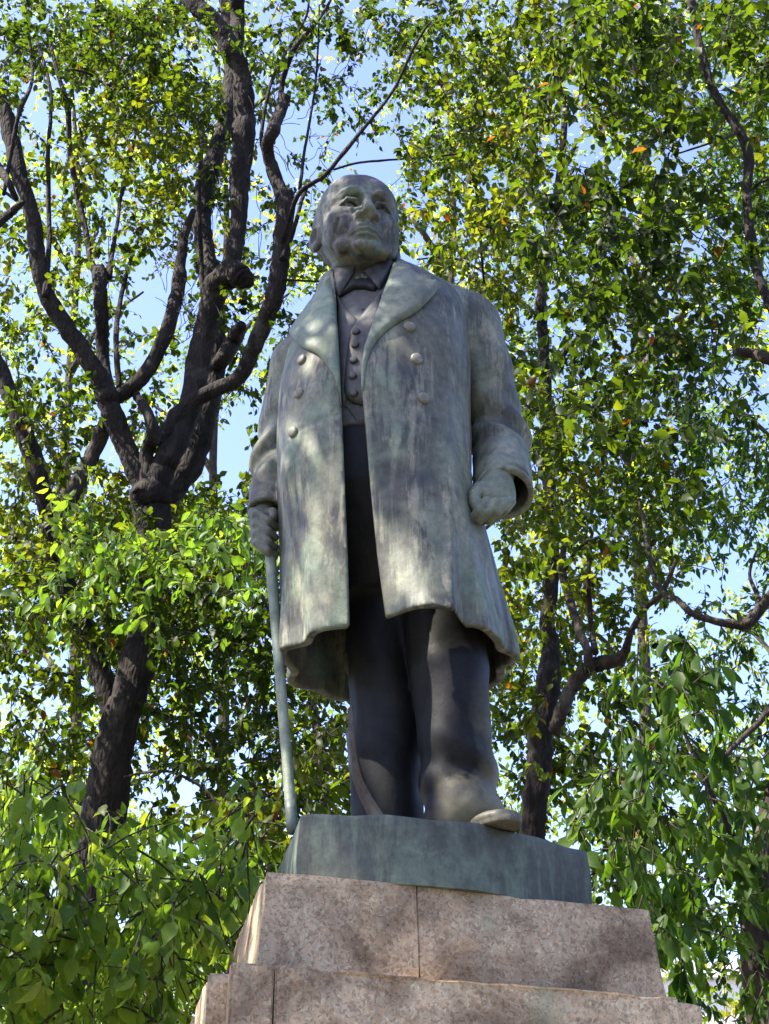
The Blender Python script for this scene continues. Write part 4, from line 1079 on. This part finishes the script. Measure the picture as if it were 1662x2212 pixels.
d_.limb('trunk', [(1720, 2300, 150), (1790, 1700, 130), (1800, 1200, 110), (1740, 860, 70), (1690, 720, 40)], 7.4, 7.4, 85, True, k=16)
f_ = TF
P0 = np.array([(-4.3, -1.1, -0.05), (-4.32, -1.1, 1.2), (-4.2, -1.15, 2.6), (-4.25, -1.3, 4.2), (-4.0, -1.5, 5.6), (-3.5, -1.9, 7.0)])
def freelimb(tree, kind, pts, r0, r1, seed, mat=None):
    q = np.array(catmull([tuple(p) for p in pts], False, 6)); R = np.linspace(r0, r1, len(q)); R = knobs(len(q), R, seed)
    V, F = tube_np(q, R, 12, 0.10, seed); link(kind, poly_mesh(kind, V, F), mat or tree.bark, tree.root)
freelimb(f_, 'trunk', P0, 0.26, 0.14, 90)
freelimb(f_, 'branch', [(-4.2, -1.2, 4.4), (-3.4, -1.7, 6.4), (-2.6, -2.3, 7.8), (-1.8, -2.6, 8.7)], 0.11, 0.03, 91)
freelimb(f_, 'branch', [(-3.6, -1.85, 6.8), (-3.2, -2.8, 8.2), (-2.4, -3.3, 9.4)], 0.09, 0.03, 92)
freelimb(f_, 'branch', [(-4.2, -1.1, 3.0), (-3.4, -0.6, 3.6), (-2.6, 0.1, 3.9), (-1.9, 0.7, 3.8)], 0.08, 0.012, 93)
freelimb(f_, 'branch', [(-4.25, -1.1, 2.4), (-3.4, 0.0, 2.9), (-2.4, 0.9, 3.1)], 0.07, 0.012, 94)
h_ = TH_
h_.limb('trunk', [(706, 1800, 26), (700, 1700, 24), (690, 1600, 22), (676, 1530, 20), (668, 1460, 16), (620, 1380, 12), (560, 1280, 8)], 9.0, 9.2, 95, True)
h_.limb('branch', [(704, 1720, 12), (640, 1660, 9), (580, 1640, 7), (520, 1650, 5)], 9.0, 9.2, 96, k=6)
h_.limb('branch', [(270, 1678, 6), (320, 1668, 7), (370, 1668, 7), (420, 1690, 8), (455, 1716, 9), (478, 1740, 10), (540, 1760, 10), (700, 1780, 12)], 9.8, 9.0, 97, k=6)

# --- crowns: how dense the leaves stand, read off the photograph on a 20 x 27 raster
GRID_M = """
75898545546778899999
87897344357887899999
64799734434788788988
33689622223788866789
33568622104788876889
44556522104788999989
34444423303788999888
44323334300687799888
43212334200006688888
43322334000007877765
55433333000008888764
66432110000007888887
66533220000005888888
78989860000000888887
89999970000000887754
89999980000000885543
88999880000000775334
66788880000000774345
55777777000000665555
77666777000000775556
66556677700000776655
44334577700000077666
33223467700000066666
22223467000000006666
22223456000000000665
22223440000000000055
22223300000000000044
""".split()
for r_ in range(9, 23):
    q = list(GRID_M[r_]); q[13] = max(q[13], '7'); 
    if r_ >= 14: q[7] = max(q[7], '7')
    if r_ >= 17: q[12] = max(q[12], '6'); q[8] = max(q[8], '6')
    GRID_M[r_] = ''.join(q)
HOLES = [(1247, 273, 48, 42), (1215, 792, 44, 44), (1495, 528, 42, 38), (1341, 733, 42, 30), (1562, 1031, 30, 30), (1060, 409, 28, 30), (1205, 707, 20, 26), (160, 1517, 46, 26), (517, 1606, 28, 36), (410, 1700, 40, 40), (526, 1508, 24, 30), (178, 1267, 34, 14), (1420, 905, 30, 22), (1130, 880, 18, 30), (75, 220, 42, 45), (345, 620, 75, 90), (110, 750, 45, 45), (500, 960, 62, 105), (640, 310, 62, 90), (800, 330, 62, 60), (800, 130, 34, 58), (845, 240, 20, 46),
         (1250, 1520, 50, 55), (1370, 1340, 40, 70), (1500, 1280, 62, 55), (1590, 1220, 50, 50), (1645, 850, 32, 60), (60, 1450, 45, 50), (140, 1415, 42, 36), (410, 1840, 36, 50),
         (1560, 2090, 42, 60), (1290, 340, 50, 40), (1480, 315, 40, 34), (880, 440, 18, 36), (905, 560, 22, 60), (480, 1540, 34, 34), (1600, 1490, 46, 36), (1300, 1600, 30, 50),
         (330, 1715, 16, 40), (1280, 1380, 40, 40), (690, 1545, 34, 22), (1440, 660, 26, 24), (640, 640, 40, 40), (1330, 1250, 50, 40), (1105, 1640, 20, 60), (1290, 1960, 26, 20), (880, 520, 14, 40)]
def hole(x, y):
    for cx, cy, rx, ry in HOLES:
        if ((x-cx)/rx)**2+((y-cy)/ry)**2 < 1.25: return True
    return False
CW, CH = 1662/20, 2212/27
def pick_left(x, y):
    if x > 430 and y > 1480: return TH_
    return TA
def tint_at(x, y):
    return 0.5
g = np.random.default_rng(21)
def scatter_mid():
    for r in range(27):
        for c in range(20):
            v = int(GRID_M[r][c])
            if v == 0: continue
            cov = min(0.93, v*0.105)
            right = c >= 10
            D_lo, D_hi = (8.2, 13.5) if right else (8.6, 12.5)
            lai = -math.log(1-cov)*(1.6 if right else 1.75)
            area = CW*CH
            got = 0.0; tries = 0
            while got < lai*area and tries < 400:
                tries += 1
                x = (c+g.random())*CW; y = (r+g.random())*CH
                D = g.uniform(D_lo, D_hi)
                if right and r < 9 and c >= 14 and g.random() < 0.5: D = g.uniform(6.2, 8.2)
                if hole(x, y) and g.random() < 0.93: got += 60; continue
                if blocked(x, y, D) and g.random() < 0.96: got += 40; continue
                P = at_y(x, y, CAM[1]+D); dep = np.dot(P-CAM, [0, CT, ST])
                cl = clump(P)
                if cl < -0.10 and g.random() < 0.6: got += 22; continue
                n = int(g.integers(14, 30)); ll = g.uniform(0.065, 0.092)*(1.0 if right else 0.95)
                size = g.uniform(0.12, 0.22)
                if right: t = TD if D < 8.2 and c >= 12 else (TC if c >= 18 else TB)
                else: t = pick_left(x, y)
                tint = 0.44+0.08*g.normal()+0.30*clump(P, 0.6, 5)
                if right and r < 8: tint += 0.06
                if right and 8 <= r < 14: tint -= 0.08
                if not right and 12 <= r <= 14: tint += 0.22  # sunlight on the left cluster put into a brighter leaf tint
                t.spray(P, size, n, ll, tint, droop=g.uniform(0.25, 0.7))
                got += n*(ll*FPX/dep)**2*0.62*0.55*0.62
scatter_mid()
for i in range(1500):  # unseen crown leaves added outside the view to shade the trees
    x = g.uniform(-900, 1900); y = g.uniform(-1000, 1500)
    if x > -30 and y > -30: continue
    if x < 0 and y > 700 and g.random() < 0.5: continue
    right = x > 830; D = g.uniform(8.4, 13.0)
    t = (TB if x < 1300 else TD) if right else TA
    t.spray(at_y(x, y, CAM[1]+D), g.uniform(0.22, 0.36), int(g.integers(16, 30)), g.uniform(0.10, 0.13), 0.45+0.15*g.normal(), droop=0.5, twig=False)
# near foliage: lower left and lower right
def scatter_near(poly_boxes, tree, Dr, ll_r, tint0, lai, droop, flat=0.55, cut=None):
    for (x0, y0, x1, y1, k) in poly_boxes:
        got = 0; area = (x1-x0)*(y1-y0)*lai*k
        while got < area:
            x = g.uniform(x0, x1); y = g.uniform(y0, y1)
            if hole(x, y) and g.random() < 0.93: got += 100; continue
            if cut and cut(x, y): got += 100; continue
            D = g.uniform(*Dr)
            if blocked(x, y, D) and g.random() < 0.9: got += 60; continue
            P = at_y(x, y, CAM[1]+D); dep = np.dot(P-CAM, [0, CT, ST])
            n = int(g.integers(9, 17)); ll = g.uniform(*ll_r)
            tree.spray(P, g.uniform(0.14, 0.24), n, ll, tint0+0.13*g.normal(), droop=droop, flat=flat)
            got += n*(ll*FPX/dep)**2*0.62*0.55*0.62
scatter_near([(-120, 1690, 330, 1800, 0.9), (-120, 1800, 440, 2000, 1.2), (-120, 2000, 400, 2340, 1.4), (330, 1900, 480, 2060, 0.7), (430, 1760, 600, 1900, 0.6)], TF, (5.0, 6.6), (0.070, 0.098), 0.52, 3.3, 1.0,
             cut=lambda x, y: (x-235 < 60 and x > 175 and y < 1715) or (y > 1690 and x > 560-(y-1690)*0.28+40))
scatter_near([(330, 1700, 640, 2060, 0.75), (600, 1520, 760, 1790, 1.1), (380, 1900, 520, 2212, 0.9)], TH_, (7.6, 9.2), (0.085, 0.105), 0.62, 1.5, 0.8)
scatter_near([(110, 1030, 560, 1200, 1.0), (60, 1180, 580, 1330, 0.6)], TF, (7.0, 8.6), (0.08, 0.10), 0.40, 1.3, 0.7, cut=lambda x, y: y < 1030+0.35*abs(x-240) or x > 585)
scatter_near([(1340, 1390, 1680, 1560, 0.65), (1230, 1560, 1680, 1700, 0.8), (1220, 1700, 1700, 1900, 1.0), (1290, 1900, 1620, 2000, 0.9), (1440, 2000, 1600, 2200, 0.6), (1600, 2130, 1760, 2300, 0.9)], TC, (6.6, 8.4), (0.10, 0.135), 0.50, 2.1, 1.15,
             cut=lambda x, y: x < 1270 and y > 1830 or (x < 1320-(y-1560)*0.6 and y < 1640))
scatter_near([(1250, -120, 1760, 120, 1.0), (1320, 100, 1720, 300, 0.6), (1060, 720, 1400, 900, 0.7), (1380, 860, 1600, 1100, 0.4)], TD, (6.4, 8.0), (0.085, 0.11), 0.45, 0.8, 0.4)
# the left tree's crown spreads over the plaza in front of the statue
def overhead(tree, n, lo, hi, ll=0.10, seed=4):
    g = np.random.default_rng(seed)
    for i in range(n):
        t = g.uniform(3.6, 9.5); z = g.uniform(lo, hi)
        q = np.array([g.uniform(-1.1, 0.9), g.uniform(-0.8, 0.8), z])+np.array(SUN)*t
        if q[2] < 7.0: continue
        tree.spray(q, g.uniform(0.16, 0.28), int(g.integers(10, 18)), ll, 0.45, droop=0.5)
overhead(TF, 480, 2.8, 6.3)
def side_shade_leaves(tree, n):          # unseen leaves added to shade the pedestal's left face
    for i in range(n):
        t = g.uniform(4.5, 8.5)
        q = np.array([g.uniform(-1.0, -0.2), g.uniform(-0.9, 0.9), g.uniform(1.6, 3.0)])+np.array(SUN)*t
        x, y = proj(*q)
        if 0 < x < 1662 and 0 < y < 1600 or q[2] < 5: continue
        tree.spray(q, g.uniform(0.18, 0.3), int(g.integers(12, 20)), 0.11, 0.45, droop=0.5)
side_shade_leaves(TF, 130)
# trees farther back, seen between the others
FARM = []
def belt():  # unseen leaf ring added to block low sky light around the statue
    lv = Leaves(); n = 22000
    a = g.uniform(math.radians(42), math.radians(318), n)+math.pi/2      # all round but the pictured side
    r = g.uniform(17, 27, n); top = 8.5+2.5*np.sin(a*7)+1.5*np.sin(a*17+1)
    z = 0.3+g.random(n)**0.8*top
    P = np.stack([r*np.cos(a), CAM[1]+r*np.sin(a), z], 1)
    D = nrm(g.normal(size=(n, 3))+np.array([0, 0, -0.5])); N = nrm(g.normal(size=(n, 3))+np.array([0, 0, 0.8]))
    lv.add(P, D, N, g.uniform(0.4, 0.7, n), g.uniform(0.3, 0.45, n), np.clip(0.4+0.15*g.normal(size=n), 0, 0.9))
    o = link('unseen_foliage_ring', leaf_mesh('unseen_foliage_ring', lv.cat(), True), M_LEAFD); tag(o, kind='stuff')
belt()
def far_tree(label, px, D, seed, hot, base_y=1900):
    b = gp(px, base_y, D)
    t = Tree('broadleaf_tree', label, b, M_BARK2, M_LEAFF, simple=True); t.hot = hot
    t.limb('trunk', [(px, base_y, 2600/D*0.24), (px+15, 1500, 2600/D*0.2), (px-10, 1000, 2600/D*0.16), (px+20, 500, 2600/D*0.11), (px, 100, 2600/D*0.05)], D, D+0.5, seed, True, k=8)
    for i in range(6):
        y = 1500-230*i; s_ = 1 if i % 2 else -1
        t.limb('branch', [(px, y, 2600/D*0.14), (px+s_*70, y-110, 2600/D*0.09), (px+s_*160, y-180, 2600/D*0.04)], D, D+g.uniform(-1.5, 1.5), seed+i, k=6)
    FARM.append(t); return t
far_tree('sunlit yellow green tree farther back at the left, seen between the forked limbs', 150, 19, 200, 0.05)
far_tree('distant yellowing tree behind the statue on the left, showing between arm and cane', 470, 20, 210, 0.06)
far_tree('distant sunlit tree behind the head and right shoulder in the photo', 960, 18, 220, 0.14)
far_tree('distant sunlit tree between the straight trunk and the right edge', 1380, 19, 230, 0.06)
far_tree('distant pale tree at the far right edge behind the drooping leaves', 1720, 21, 240, 0.05)
FX = [150, 470, 960, 1380, 1680]
def scatter_far(n):
    for i in range(n):
        x = g.uniform(-60, 1720); y = g.uniform(-80, 2230)
        if 620 < x < 1090 and y > 640 and (y < 1400): continue
        if hole(x, y) and g.random() < 0.94: continue
        c = min(19, max(0, int(x/CW))); r = min(26, max(0, int(y/CH)))
        v = int(GRID_M[r][c]); 
        if 540 < x < 860 and y < 430 and g.random() < 0.7: continue
        if v <= 2 and g.random() < 0.5: continue
        k = int(np.argmin([abs(x-f)+g.normal()*60 for f in FX])); t = FARM[k]
        D = g.uniform(14.5, 23); P = at_y(x, y, CAM[1]+D)
        t.spray(P, g.uniform(0.25, 0.42), int(g.integers(16, 34)), g.uniform(0.085, 0.11), 0.50+0.12*g.normal()+0.22*clump(P, 0.5, 9), droop=0.4, twig=False, flat=0.7)
scatter_far(3400)
for t in (TA, TB, TC, TD, TF, TH_, *FARM): t.finish()
